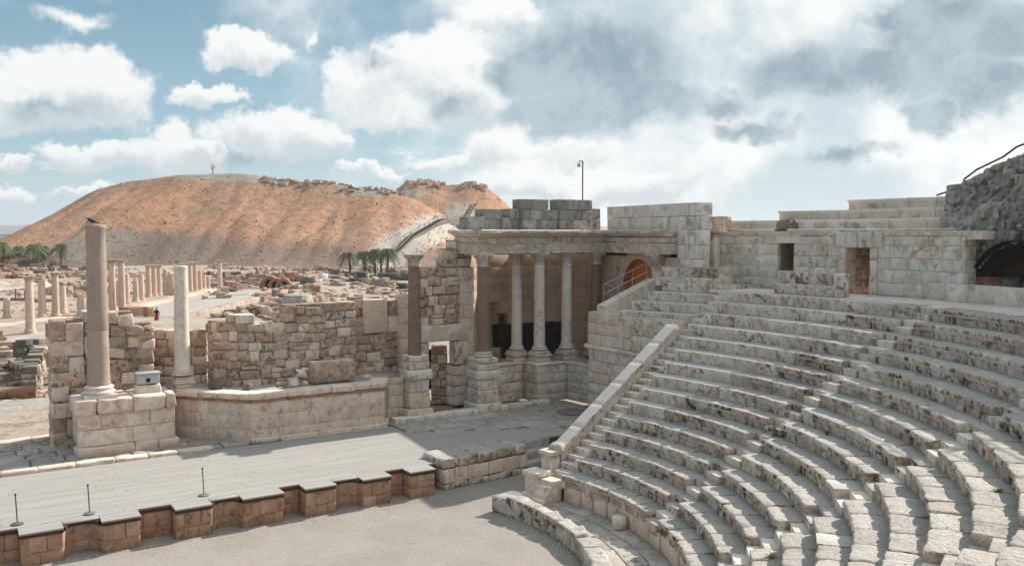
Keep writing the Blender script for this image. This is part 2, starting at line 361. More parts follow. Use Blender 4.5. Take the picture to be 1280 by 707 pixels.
def ground_mat():
    m = bpy.data.materials.new('excavation_ground'); m.use_nodes = True; t = NT(m.node_tree); b = t.n['Principled BSDF']
    b.inputs['Roughness'].default_value = .97; b.inputs['Specular IOR Level'].default_value = .1
    P = t.new('ShaderNodeNewGeometry').outputs['Position']
    a = t.noise(P, .06, 8, .62); f = t.noise(P, .5, 9, .72); g = t.noise(P, 3.5, 6, .7)
    c = t.mix(t.smooth(a, .4, .6), (.40, .31, .245), (.45, .385, .33)); c = t.mix(t.math('MULTIPLY', t.smooth(f, .5, .62), .75), c, (.235, .17, .125))
    c = t.mix(t.math('MULTIPLY', t.smooth(g, .5, .62), .4), c, (.52, .46, .40))
    t.l.new(c, b.inputs['Base Color']); bp = t.new('ShaderNodeBump'); bp.inputs['Strength'].default_value = .8; bp.inputs['Distance'].default_value = .25
    t.l.new(t.math('ADD', f, t.math('MULTIPLY', g, .4)), bp.inputs['Height']); t.l.new(bp.outputs[0], b.inputs['Normal']); return m
M['ground'] = ground_mat()


# ------------------------------------------------------------------ ground and orchestra
def build_ground():
    def spaced(n, near, far, c):
        t = np.linspace(-1, 1, n); return c+np.sign(t)*(np.abs(t)*near+np.abs(t)**6*far)
    X = spaced(181, 170, 6000, 40); Y = spaced(181, 190, 6000, 110)
    gx, gy = np.meshgrid(X, Y, indexing='ij')
    rng = np.random.default_rng(3); P = np.stack([gx.ravel(), gy.ravel(), 0*gx.ravel()], 1)
    n = sines(P, rng, .07)[:, 0]*.35+sines(P, rng, .3)[:, 1]*.16
    fade = np.clip((P[:, 1]-19)/12, 0, 1); fade *= np.clip((400-np.abs(P[:, 1]-100))/200, 0, 1)
    P[:, 2] = -1.15+(n+.12)*fade
    # the cut in front of the stage is dug below street level behind it
    nx, ny = len(X), len(Y)
    F = [(i*ny+j, (i+1)*ny+j, (i+1)*ny+j+1, i*ny+j+1) for i in range(nx-1) for j in range(ny-1)]
    tag(link('ground', mkmesh('ground', P, F, M['ground'], True)), kind='structure')
build_ground()
b = Batch(); b.prism([(12.5*math.cos(a), 12.5*math.sin(a)-.0) for a in np.linspace(R(-178), R(20), 40)]+[(12, 8), (-12, 8)], -1.05, -.95)
tag(b.obj('orchestra_floor', M['sand']), kind='structure')

# ------------------------------------------------------------------ the seating (cavea)
PE = .1595; YE = .2209; e_s = np.array((math.cos(PE), math.sin(PE))); e_t = np.array((-math.sin(PE), math.cos(PE)))
def st(s, t): return e_s*s+e_t*t
R1, DR, DZ, NROW = 10.465, .6882, .42, 15
def row_r(i): return R1+(i-1)*DR
def row_z(i): return (i-1)*DZ
TH_A, TH_B = -.2534, -.6879; TH_C, TH_D, TH_END = -1.125, -1.56, -1.80
STAIR_W = .78
cavea = tag(empty('seating_tier', (0, 0, -.95)), 'curved weathered limestone seating climbing in rows around the orchestra', 'seating')
CB = (0, 0, -.95)
def seat_shape(under, lip, rng, er):
    ph = rng.uniform(0, 6.28, 4); k = rng.uniform(4, 9, 4)
    def f(P, U, h):
        front = np.clip((-U[:, 1]-.55)/.45, 0, 1)
        low = np.clip((.42-U[:, 2])/.22, 0, 1)
        P[:, 1] += front*low*under
        edge = front*np.clip((U[:, 2]-.1)/.9, 0, 1)
        w = (np.sin(P[:, 0]*k[0]+ph[0])+np.sin(P[:, 0]*k[1]+ph[1])+.8*np.sin(P[:, 0]*k[2]*2.6+ph[2]+P[:, 2]*9)+.7*np.sin(P[:, 0]*k[3]*5+ph[3]))*.33+.25
        P[:, 1] += edge*np.maximum(w, 0)*er; P[:, 2] -= edge*np.maximum(w, 0)*er*.6
        endx = np.clip((np.abs(U[:, 0])-.86)/.14, 0, 1)*np.clip(-U[:, 1], 0, 1)*np.clip(U[:, 2]+.3, 0, 1)
        if er > 0: P[:, 1] += endx*.05; P[:, 2] -= endx*.03*front
        return P
    return f
rows = {}
seat_jobs = []
for i in range(1, NROW+1):
    r, z = row_r(i), row_z(i)
    rows[i] = empty('seat_row', (0, 0, z), cavea); rows[i].location = (0, 0, z+.95)
    thE = PE+math.asin(YE/r); gap = STAIR_W/r
    segs = [(thE, TH_A), (TH_A-gap, TH_B), (TH_B-gap, TH_C), (TH_C-gap, TH_D), (TH_D-gap, TH_END)]
    for si, (a0, a1) in enumerate(segs):
        a = a0; first = True
        while a > a1+.2/r:
            L = RNG.uniform(.72, 1.3)
            if a-L/r < a1+.45/r: L = (a-a1)*r
            new = (si == 0 and i >= 6 and (a0-a)*r < (i-4)*.55+RNG.uniform(-.6, 1.0)) or RNG.random() < .03
            seat_jobs.append((i, a, a-L/r, new, first, (si == 0)))
            a -= L/r; first = False
def seat_score(j):
    i, a, b_, *_ = j; m = (a+b_)/2; p = (row_r(i)*math.cos(m), row_r(i)*math.sin(m), row_z(i)); u, v, d = project(p)
    if d < .5 or not (-40 < u < 1320 and -40 < v < 770): return 1e6+(d if d > 0 else 500)
    return d
seat_jobs.sort(key=seat_score)
far = Batch()
for k, (i, a, b_, new, first, e_end) in enumerate(seat_jobs):
    r, z = row_r(i), row_z(i); m = (a+b_)/2; L = (a-b_)*r; dep = .95; hgt = .5
    rng = np.random.default_rng(1000+k)
    dr = rng.uniform(-.02, .02) if not new else 0
    g = rng.uniform(.004, .014) if not new else .006
    near = k < 200
    if new: kw = dict(rb=.012, amp=.003, seg=(2, 2, 3), shape=seat_shape(.085, .1, rng, .0))
    else: kw = dict(rb=.036, amp=.012 if k < 290 else .02, seg=(13 if near else 6, 4 if near else 2, 5 if near else 3), freq=5.5, shape=seat_shape(rng.uniform(.055, .12), .1, rng, rng.uniform(.015, .07)))
    size = (L-g, dep, hgt+rng.uniform(-.004, .012) if not new else hgt)
    c = np.array((math.cos(m), math.sin(m), 0))*(r+dr+dep/2); c[2] = z-size[2]/2+(rng.uniform(-.005, .004) if not new else 0)
    P, F = stone_geo(*size, rng, **kw)
    tilt = rng.normal(0, .003, 2) if not new else (0, 0)
    P[:, 2] += P[:, 0]*tilt[0]+P[:, 1]*tilt[1]
    if k < 290:
        link('seat_stone', mkmesh('seat_stone', P, F, M['seat_new' if new else 'seat'], True), rows[i], (c[0], c[1], c[2]-z), m-math.pi/2)
    else: far.add(P, F, c, m-math.pi/2)
    if e_end and first:      # crisp upright slab that closes each row beside the parapet stair
        a2 = a-.075/r; P, F = stone_geo(.14, .5, .43, rng, rb=.012, amp=.002, seg=(1, 1, 1))
        c = np.array((math.cos(a2), math.sin(a2), 0))*(r+.243); c[2] = z-.2135
        link('end_slab', mkmesh('end_slab', P, F, M['seat_new'], True), rows[i], (c[0], c[1], c[2]-z), a2-math.pi/2)
o = far.obj('seat_stones', M['seat'], cavea, CB, True); o['kind'] = 'stuff'
# podium course below the first row
th = PE+math.asin(YE/R1); rng = np.random.default_rng(5)
pod = empty('podium_course', (0, 0, 0), cavea)
while th > R(-88):
    L = rng.uniform(.55, .95); m = th-L/2/R1
    c = np.array((math.cos(m), math.sin(m), 0))*(R1+.07+.3+rng.uniform(-.02, .02)); c[2] = -.69
    stone('podium_stone', pod, c, (L-.02, .6, .54), M['podium'], rng, m-math.pi/2, CB, rb=.03, amp=.012, seg=(3, 1, 2)); th -= L/R1
# bedding under the seats
core = Batch(); NA = 90
for i in range(1, NROW+1):
    r0, r1, z0, z1 = row_r(i)+.40, row_r(i)+DR+.15, row_z(i)-DZ-.1, row_z(i)-.06
    if i == 1: z0 = -1.0
    if i == NROW: r1 = 24.0
    P = []; F = []
    for a in np.linspace(PE+math.asin((YE+.72)/row_r(i)), TH_END, NA):
        c, s = math.cos(a), math.sin(a); P += [(r0*c, r0*s, z0), (r0*c, r0*s, z1), (r1*c, r1*s, z1)]
    for k in range(NA-1):
        q = k*3; F += [(q, q+3, q+4, q+1), (q+1, q+4, q+5, q+2)]
    F = [f[::-1] for f in F]
    core.add(P, F)
core.obj('bedding', M['seat_core'], cavea, CB)
# stairs cut through the seats
def stair(kind, th0):
    fl = empty('stair_flight', (0, 0, 0), cavea); rng = np.random.default_rng(int(abs(th0 or 0)*1000)+3)
    for i in range(1, NROW+1):
        r, z = row_r(i), row_z(i)
        if th0 is None:
            base = st(r, YE+.365); m = PE; w = .72
            for (off, zt, d) in ((.0, z-.21, .36), (.345, z, .40)):
                p = st(r+off+d/2, YE+.375); stone('step_stone', fl, (p[0], p[1], zt-.15), (w, d, .3), M['seat_new'], rng, PE-math.pi/2, CB, rb=.015, amp=.004, seg=(2, 1, 1))
        else:
            w = STAIR_W-.03; m = th0-STAIR_W/2/r
            for (off, zt, d) in ((.0, z-.21, .36), (.345, z-.004, .55)):
                rr = r+off+d/2; c = (rr*math.cos(m), rr*math.sin(m), zt-.17)
                stone('step_stone', fl, c, (w, d, .34), M['pale' if rng.random() < .5 else 'seat'], rng, m-math.pi/2, CB, rb=.02, amp=.008, seg=(2, 1, 1))
    return fl
stair('end', None)
for a in (TH_A, TH_B, TH_C): stair('radial', a)
# steps at the foot of the parapet stair
rng = np.random.default_rng(91)
fs = empty('foot_steps', (0, 0, 0), cavea)
for k in range(4):
    p = st(10.36-.17*(3-k)*.9, YE+.40); stone('step_stone', fs, (p[0], p[1], -.95+.19*(k+1)/2), (.62, .5, .19*(k+1)), M['pale'], rng, PE-math.pi/2, CB, rb=.02, amp=.006, seg=(2, 1, 1))

# paved ring between the barrier and the first row
pv = tag(empty('paved_walk', (0, 0, -.94)), kind='structure'); rng = np.random.default_rng(12)
for (ra, rb_) in ((8.62, 9.25), (9.25, 9.9), (9.9, 10.53)):
    th = R(14)
    while th > R(-80):
        L = rng.uniform(.7, 1.5); rm = (ra+rb_)/2; m = th-L/2/rm
        c = (rm*math.cos(m), rm*math.sin(m), -.945+rng.uniform(-.012, .012))
        stone('paving_slab', pv, c, (L-.03, rb_-ra-.03, .1), M['flag'], rng, m-math.pi/2, (0, 0, -.94), rb=.02, amp=.008, seg=(2, 1, 1)); th -= L/rm
# low barrier of eroded blocks round the orchestra
bar = tag(empty('orchestra_barrier', (8, 0, -.95)), 'low curved barrier of deeply eroded pale blocks edging the orchestra', 'barrier'); rng = np.random.default_rng(22)
th = R(16.5); n = 0
while th > R(-70):
    L = rng.uniform(.5, .95); rm = 8.35; m = th-L/2/rm; hh = rng.uniform(.50, .64)+(.06 if n < 3 else 0)
    def shp(P, U, h, k=rng.uniform(3, 8), p=rng.uniform(0, 6)):
        up = np.clip(U[:, 2], 0, 1); P[:, 2] -= up*np.maximum(0, np.sin(P[:, 0]*k*1.4+p))*.09*np.clip(U[:, 1]*.8+.7, 0, 1); P[:, 1] -= np.clip(-U[:, 2], 0, 1)*.03; return P
    c = (rm*math.cos(m), rm*math.sin(m), -.97+hh/2)
    stone('barrier_stone', bar, c, (L-.015, .52+rng.uniform(-.04, .05), hh), M['seat'], rng, m-math.pi/2+rng.uniform(-.03, .03), (8, 0, -.95), rb=.07, amp=.028, seg=(7, 3, 4), freq=6, shape=shp); th -= L/rm; n += 1
# fallen drum on the paved ring
b = Batch(); b.lathe([(.21, 0), (.235, .02), (.24, .2), (.235, .36), (.20, .385)], (0, 0, 0), 28)
o = b.obj('stone_drum', M['pale'], None, (0, 0, 0), True); o.location = (11.19-1.0, -1.40, -.89); tag(o, 'short pale stone drum on the paving below the first seat row', 'stone drum')

# top walkway behind the seats
wk = tag(empty('upper_walkway', (20, 0, 5.8)), kind='structure'); rng = np.random.default_rng(31)
for (ra, rb_) in ((21.0, 21.75), (21.75, 22.5), (22.5, 23.45)):
    th = R(14)
    while th > R(-60):
        L = rng.uniform(.9, 1.8); rm = (ra+rb_)/2; m = th-L/2/rm; c = (rm*math.cos(m), rm*math.sin(m), 5.80+rng.uniform(-.006, .006))
        stone('paving_slab', wk, c, (L-.02, rb_-ra-.015, .14), M['pale'], rng, m-math.pi/2, (20, 0, 5.8), rb=.015, amp=.004, seg=(1, 1, 1)); th -= L/rm

# ------------------------------------------------------------------ masonry helpers
def masonry(parent, base, p0, p1, z0, courses, topz, depth, lr, mat, seed, rb=.03, amp=.012, jit=.02, gap=.014, skip=None, name='stone_block', seg=(2, 1, 1), core='core', core_depth=None, batter=0.0, wild=0.0):
    rng = np.random.default_rng(seed); p0 = np.array(p0, float); p1 = np.array(p1, float); L = np.linalg.norm(p1-p0); d = (p1-p0)/L; n = np.array((d[1], -d[0])); rz = math.atan2(d[1], d[0])
    tz = topz if callable(topz) else (lambda s: topz)
    wp = rng.uniform(0, 6.28, 3)
    def wave(s_): return wild*(.07*math.sin(s_*1.1+wp[0])+.04*math.sin(s_*2.7+wp[1])+.02*math.sin(s_*6+wp[2]))
    cb = Batch(); z = z0
    for ci, ch in enumerate(courses):
        s = 0.0; runs = []
        while s < L-.02:
            l = rng.uniform(*lr)
            if ci % 2 and s == 0: l *= .55
            if s+l > L-lr[0]*.5: l = L-s
            mid = s+l/2; ok = tz(mid) >= z+ch*.5
            if ok and skip and skip(s, s+l, z, z+ch): ok = False
            if ok:
                dj = rng.uniform(-jit, jit)-batter*(z-z0); hh = ch+rng.uniform(-.3, .0)*gap; dd = depth+rng.uniform(-.02, .02)
                c = p0+d*mid+n*(dj-dd/2); mt = mat(mid, z, rng) if callable(mat) else mat
                wz = wave(mid)*min(1.0, (z-z0)/.5) if wild else 0.0
                if wild and ch > .3 and rng.random() < .1*wild:
                    f1 = rng.uniform(.4, .6)
                    for zc, hq in ((z+ch*f1/2, ch*f1), (z+ch*f1+ch*(1-f1)/2, ch*(1-f1))): stone(name, parent, (c[0], c[1], zc+wz), (l-gap*1.5, dd, hq-gap), mt, rng, rz+rng.normal(0, .02), base, rb=rb*.8, amp=amp, seg=seg)
                elif wild:
                    o_ = stone(name, parent, (c[0], c[1], z+ch/2+wz+rng.uniform(-.02, .02)), (l-gap-rng.uniform(0, .03), dd, hh-gap-rng.uniform(-.02, .05)), mt, rng, 0, base, rb=rb*rng.uniform(.6, 1.5), amp=amp*rng.uniform(.7, 1.6), seg=seg)
                    o_.rotation_euler = (0, rng.normal(0, .012), rz+rng.normal(0, .012))
                else: stone(name, parent, (c[0], c[1], z+ch/2), (l-gap, dd, hh-gap), mt, rng, rz+rng.normal(0, .004), base, rb=rb, amp=amp, seg=seg)
                if runs and abs(runs[-1][1]-s) < 1e-6: runs[-1][1] = s+l
                else: runs.append([s, s+l])
            s += l
        cd = core_depth or depth
        for (a, b_) in runs:
            if core: m = p0+d*(a+b_)/2-n*(.025+jit+batter*(z-z0)+cd/2); cb.box((m[0], m[1], z+ch/2), (max(b_-a-.08, .05), cd, ch+.002*(ci % 3)-.02), rz)
        z += ch
    if core and cb.v: cb.obj('rubble_core', M[core], parent, base)
def arc_masonry(parent, base, r, t0, t1, z0, courses, topz, depth, lr, mat, seed, rb=.015, amp=.005, jit=.008, gap=.008, skip=None, name='stone_block', seg=(2, 1, 1), core='core', lip=0.0):
    rng = np.random.default_rng(seed); z = z0; tz = topz if callable(topz) else (lambda a: topz); cb = Batch()
    for ci, ch in enumerate(courses):
        a = t0
        while a > t1+.02/r:
            l = rng.uniform(*lr)
            if ci % 2 and a == t0: l *= .55
            if a-l/r < t1+lr[0]*.5/r: l = (a-t1)*r
            m = a-l/2/r
            if tz(m) >= z+ch*.5 and not (skip and skip(a, a-l/r, z, z+ch)):
                rr = r+rng.uniform(-jit, jit)+depth/2; c = (rr*math.cos(m), rr*math.sin(m), z+ch/2); mt = mat(m, z, rng) if callable(mat) else mat
                shp = None
                if lip:
                    def shp(P, U, h): P[:, 1] += np.where(U[:, 2] < .45, np.clip(-U[:, 1], 0, 1)*lip, 0); return P
                stone(name, parent, c, (l-gap+depth*.0, depth, ch-gap), mt, rng, m-math.pi/2, base, rb=rb, amp=amp, seg=seg if not lip else (2, 1, 3), shape=shp)
                if core: q = rr+.08+lip*1.2; cb.box((q*math.cos(m), q*math.sin(m), z+ch/2), (l, depth, ch-.03), m-math.pi/2)
            a -= l/r
        z += ch
    if core and cb.v: cb.obj('rubble_core', M[core], parent, base)

# ------------------------------------------------------------------ upper wall, tiers, benches
UW = (23, 1, 5.88)
uw = tag(empty('upper_wall', UW), 'long pale ashlar wall with two doorways and stepped tiers above the seating', 'wall')
door1 = (R(1.25), R(-1.45)); door2 = (R(9.3), R(7.4))
def uskip(a, b_, z0, z1):
    m0, m1 = min(a, b_), max(a, b_)
    if m1 > door1[1]-R(.0) and m0 < door1[0] and z0 < 7.7: return True
    if m1 > door2[1] and m0 < door2[0] and 6.4 < z0 < 7.9: return True
    return False
def umat(m, z, rng): return M['upper'] if rng.random() < .75 else M['pale']
arc_parts = empty('ashlar_course', (0, 0, 0), uw)
def useg(t0, t1, seed): arc_masonry(arc_parts, UW, 23.5, t0, t1, 5.86, [.52, .5, .46, .48, .365], lambda a: 8.2, .55, (.7, 1.5), umat, seed, skip=None, core=None)
# runs of wall between the openings
useg(R(20.5), door2[0], 41); useg(door2[1], R(2.1), 42); useg(R(-2.2), R(-11.6), 43)
arc_masonry(arc_parts, UW, 23.5, door2[0], door2[1], 5.86, [.52, .3], 9, .55, (.9, 1.2), umat, 44, core=None)
arc_masonry(arc_parts, UW, 23.49, door2[0]+.012, door2[1]-.012, 7.86, [.34], 9, .6, (2, 2), M['upper'], 45, core=None, name='lintel')
# main door: jambs, lintel
for a in (R(1.68), R(-1.83)): arc_masonry(arc_parts, UW, 23.44, a+.0068, a-.0068, 5.87, [.7, .65, .5], 9, .7, (2, 2), M['pale'], 46, core=None, name='door_jamb')
arc_masonry(arc_parts, UW, 23.4, R(2.75), R(-2.85), 7.72, [.62], 9, .74, (4, 4), M['upper'], 47, core=None, name='lintel', amp=.012)
# solid fill behind, with the two passages left open
b = Batch()
for (t0, t1) in ((R(20.3), door2[0]), (door2[1], R(1.5)), (R(-1.7), R(-11.3))):
    A = np.linspace(t0, t1, 10); b.prism([(23.75*math.cos(a), 23.75*math.sin(a)) for a in A]+[(26.2*math.cos(a), 26.2*math.sin(a)) for a in A[::-1]], 5.7, 8.0)
b.obj('rubble_core', M['core'], uw, UW)
pas = empty('passage_wall', (0, 0, 0), uw)
arc_masonry(pas, UW, 26.3, R(10.5), R(-3.0), 5.8, [.5, .5, .5, .5, .4], 9, .4, (.6, 1.1), M['ochre'], 48, core=None)
for a, sd in ((R(1.5), 1), (R(-1.7), -1)):
    for k in range(4):
        for j in range(3):
            rr = 24.2+j*.8; nn = 1 if sd > 0 else -1
            q = (rr*math.cos(a), rr*math.sin(a), 5.85+.5*k+.25); stone('stone_block', pas, q, (.1, .78, .48), M['ochre'], np.random.default_rng(k*7+j), a-math.pi/2, UW, rb=.02, amp=.006)
# roof slabs so that the passages stay dark
b = Batch(); A = np.linspace(R(11), R(-3.5), 8); b.prism([(23.9*math.cos(a), 23.9*math.sin(a)) for a in A]+[(26.9*math.cos(a), 26.9*math.sin(a)) for a in A[::-1]], 7.99, 8.12); b.obj('roof_slab', M['core'], uw, UW)
# cornice and four tiers stepping back
tiers = [(23.36, 8.19, 8.36-.2, [(R(17), R(2.9)), (R(-2.95), R(-12.2))], .17, .9), ]
cor = empty('cornice', (0, 0, 0), uw)
for t0, t1 in ((R(17), R(2.85)), (R(-2.95), R(-11.9))): arc_masonry(cor, UW, 23.36, t0, t1, 8.19, [.18], 9, .95, (1.2, 2.2), M['upper'], 51, lip=.10, core=None, name='cornice_block')
arc_masonry(cor, UW, 23.42, R(-11.9), R(-13.4), 8.06, [.3], 9, .6, (1.2, 2.2), M['pale'], 52, core=None, name='cornice_block')
for k, (r, zb, h, ext) in enumerate(((24.0, 8.18, .30, [(R(17.6), R(10.8)), (R(9.0), R(-9.05))]), (24.65, 8.46, .42, [(R(17.4), R(11.1)), (R(9.05), R(-7.35))]),
                                      (25.3, 8.86, .44, [(R(11.9), R(-6.15))]), (25.95, 9.28, .46, [(R(5.2), R(-5.4))]))):
    tr = empty('tier', (0, 0, 0), uw)
    for (t0, t1) in ext: arc_masonry(tr, UW, r, t0, t1, zb, [h], 99, 1.0, (1.0, 2.0), umat, 60+k, lip=.15, name='tier_stone', core='core', amp=.006)
    arc_masonry(tr, UW, r+.5, ext[-1][1]-.001, ext[-1][1]-.012, zb-.1, [h+.1], 99, .9, (3, 3), M['rubble'], 77+k, core=None, rb=.1, amp=.07, seg=(3, 3, 3), name='broken_core')
arc_masonry(cor, UW, 24.75, R(11.3), R(8.8), 8.16, [.69], 99, 1.0, (3, 3), M['core'], 68, core=None, name='broken_core', amp=.04, rb=.06)
# raised piece at the left end of the wall
lw = empty('wall_end', (0, 0, 0), uw)
arc_masonry(lw, UW, 23.55, R(20.6), R(15.9), 8.225, [.45, .4], 9.2, .6, (.8, 1.4), M['pale'], 70)
P = []; A0, A1 = R(20.6), R(16.2)
b = Batch(); q = [(22.9*math.cos(A0), 22.9*math.sin(A0)), (22.9*math.cos(A1), 22.9*math.sin(A1)), (23.45*math.cos(A1), 23.45*math.sin(A1)), (23.45*math.cos(A0), 23.45*math.sin(A0))]
b.add([(x, y, 5.9) for x, y in q]+[(q[0][0], q[0][1], 6.9), (q[1][0], q[1][1], 8.1), (q[2][0], q[2][1], 8.1), (q[3][0], q[3][1], 6.9)], [(3, 2, 1, 0), (4, 5, 6, 7), (0, 1, 5, 4), (1, 2, 6, 5), (2, 3, 7, 6), (3, 0, 4, 7)])
b.obj('sloping_wing', M['pale'], uw, UW)
# low wall that carries on along the walkway
lo = tag(empty('walkway_wall', (22.5, -7, 5.87)), 'low smooth pale block wall along the walkway in front of the rubble', 'wall')
arc_masonry(lo, (22.5, -7, 5.87), 23.3, R(-8.0), R(-46), 5.86, [.62], 9, .55, (.7, 1.2), M['pale'], 71, core=None)
arc_masonry(lo, (22.5, -7, 5.87), 23.85, R(-11.4), R(-46), 5.85, [.3], 9, .5, (.7, 1.2), M['upper'], 72, core=None)
# two high-backed benches
def bench(t0, t1, r, z, label, seed):
    B = (r*math.cos(t0), r*math.sin(t0), z); o = tag(empty('stone_bench', B), label, 'bench', 'high-backed stone benches')
    arc_masonry(o, B, r, t0, t1, z, [.40], 9+z, .55, (1.0, 1.7), M['seat_new'], seed, lip=.05, core=None, name='bench_seat')
    arc_masonry(o, B, r+.42, t0, t1, z-.01, [.86], 9+z, .3, (1.0, 1.7), M['seat'], seed+1, core=None, name='bench_back', seg=(3, 1, 3))
    arc_masonry(o, B, r-.015, t1+.008, t1, z-.005, [.88], 9+z, .74, (3, 3), M['seat_new'], seed+2, core=None, name='bench_end')
bench(R(5.0), R(-3.2), 20.75, 5.885, 'high-backed stone bench in front of the upper wall doorway', 80)
bench(R(21.7), R(12.6), 21.25, 5.93, 'high-backed stone bench at the top of the short side rows', 84)

# ------------------------------------------------------------------ short side rows above the passage
TB = (18.5, 6, 4.6)
tri = tag(empty('side_seating', TB), 'short block of straight-cut seat rows above the arched side passage', 'seating')
for k in range(4):
    r, z = 19.15+.69*k, 4.9+.395*k
    t0 = R(24.0-1.1*k); t1 = PE+math.asin(.99/r)
    arc_masonry(tri, TB, r, t0, t1, z-.4, [.4], 99, .95, (.8, 1.5), M['seat_new'] if k else M['seat_new'], 90+k, lip=.05, core=None, name='seat_stone')
    a2 = t1+.075/r; c = ((r+.24)*math.cos(a2), (r+.24)*math.sin(a2), z-.2)
    stone('end_slab', tri, c, (.15, .5, .41), M['seat_new'], np.random.default_rng(k), a2-math.pi/2, TB, rb=.012, amp=.002)
b = Batch()
for k in range(4):
    r, z = 19.3+.69*k, 4.82+.395*k; A = np.linspace(R(24-1.1*k), PE+.05, 8)
    b.prism([(r*math.cos(a), r*math.sin(a)) for a in A]+[(23.3*math.cos(a), 23.3*math.sin(a)) for a in A[::-1]], 3.3+.01*k, z)
b.prism([(17.85, 10.05), (17.85, 4.5), (19.5, 4.45), (20.6, 9.6), (19, 10.3)], 3.25, 4.69)
b.obj('bedding', M['seat_new'], tri, TB)
# sloping side wall with its coping, left of the short rows
sw = empty('side_wall', (0, 0, 0), tri)
for k in range(4):
    f0, f1 = k/4, (k+1)/4; pA, pB = np.array((17.82, 9.35)), np.array((20.5, 8.9)); a_, c_ = pA+(pB-pA)*f0, pA+(pB-pA)*f1; za, zc = 4.98+1.2*f0, 4.98+1.2*f1; w_ = np.array((.06, .36))
    a_, c_ = a_+(pB-pA)*.001, c_-(pB-pA)*.001; q = [a_-w_, c_-w_, c_+w_, a_+w_]; bb = Batch()
    bb.add([(p[0], p[1], 4.5) for p in q]+[(q[0][0], q[0][1], za), (q[1][0], q[1][1], zc), (q[2][0], q[2][1], zc), (q[3][0], q[3][1], za)], [(3, 2, 1, 0), (4, 5, 6, 7), (0, 1, 5, 4), (1, 2, 6, 5), (2, 3, 7, 6), (3, 0, 4, 7)]); bb.obj('wall_slab', M['pale'], sw, TB)
# steel handrail on that wall
hr = tag(empty('handrail', (18.4, 8.2, 4.9)), 'thin steel handrail climbing beside the short side rows', 'handrail')
HB = (18.4, 8.2, 4.9); pa = np.array((17.95, 9.3, 5.02)); pb = np.array((20.2, 8.95, 5.98))
for o_, nm in ((.93, 'top_rail'), (.5, 'middle_rail')):
    b = Batch(); b.tube([pa+(0, 0, o_), pb+(0, 0, o_)], .013); b.obj(nm, M['galv'], hr, HB)
for k in range(4):
    p = pa+(pb-pa)*k/3; b = Batch(); b.tube([p-(0, 0, .05), p+(0, 0, .95)], .013); b.obj('rail_post', M['galv'], hr, HB)
for k in range(2):
    p = np.array((17.95, 8.9-1.3*(k+1), 4.65)); b = Batch(); b.tube([p, p+(0, 0, 1.0)], .012); b.obj('rail_post', M['galv'], hr, HB)
b = Batch(); b.tube([pa+(0, 0, .95), np.array((17.95, 6.2, 5.62))], .012); b.obj('side_rail', M['galv'], hr, HB)

# ------------------------------------------------------------------ passage wall with the arch
WB = (17.9, 7, 0)
pw = tag(empty('arched_side_wall', WB), 'pale side wall with moulded cornice and half-hidden arch beside the sloping parapet', 'wall')
def wskip(s0, s1, z0, z1):
    yc, zc = 10.1-(s0+s1)/2, (z0+z1)/2
    return math.hypot(yc-6.2, max(zc-.55, 0)) < 2.1 and abs(yc-6.2) < 2.1
def wm(s, z, rng): return M['pale'] if s > 2.9 or rng.random() < .5 else M['podium']
masonry(pw, WB, (17.7, 10.1), (17.7, 4.35), -.05, [.45, .5, .5, .5, .55, .52], 9, .5, (.5, 1.1), wm, 101, rb=.02, amp=.006, jit=.01, skip=wskip, core=None)
masonry(pw, WB, (17.56, 10.3), (17.56, 4.35), 2.97, [.2], 9, .6, (.9, 1.6), M['pale'], 102, rb=.05, amp=.006, jit=.004, core=None, name='cornice_block')
masonry(pw, WB, (17.7, 10.15), (17.7, 7.1), 3.18, [.5, .5, .5], 9, .5, (.5, 1.0), M['podium'], 103, rb=.02, amp=.008, core=None)
masonry(pw, WB, (17.66, 7.08), (17.66, 4.35), 3.18, [.72, .76], 9, .6, (1.2, 2.0), M['seat_new'], 104, rb=.01, amp=.003, jit=.003, core=None)
for k in range(13):
    a0 = math.pi*(k+.5)/13; rr = 2.2; y_, z_ = 6.2+rr*math.cos(a0), .55+rr*math.sin(a0)
    P, F = stone_geo(.5, .5, .40, np.random.default_rng(k+200), rb=.02, amp=.008)
    ca = a0-math.pi/2; Mx = np.array(((0, 0, -1), (1, 0, 0), (0, 1, 0)))
    # local x along the ring, z radial, y depth
    t_ = np.array((0, math.cos(a0+math.pi/2), math.sin(a0+math.pi/2))); r_ = np.array((0, math.cos(a0), math.sin(a0))); dpt = np.array((1, 0, 0))
    Q = P[:, :1]*t_+P[:, 1:2]*dpt+P[:, 2:3]*r_
    link('voussoir', mkmesh('voussoir', Q, [f[::-1] for f in F], M['podium'], True), pw, (17.9-17.9, y_-7, z_))
b = Batch(); n = 18; A = [math.pi*k/n for k in range(n+1)]
P = [(x, 6.2+2.02*math.cos(a), .55+2.02*math.sin(a)) for x in (17.95, 27) for a in A]; b.add(P, [(k, k+1, k+n+2, k+n+1) for k in range(n)])
P = [(17.95, 8.22, -1), (17.95, 8.22, .6), (27, 8.22, .6), (27, 8.22, -1), (17.95, 4.18, -1), (17.95, 4.18, .6), (27, 4.18, .6), (27, 4.18, -1)]; b.add(P, [(0, 1, 2, 3), (7, 6, 5, 4), (3, 2, 6, 7)])
b.obj('vault', M['core'], pw, WB)

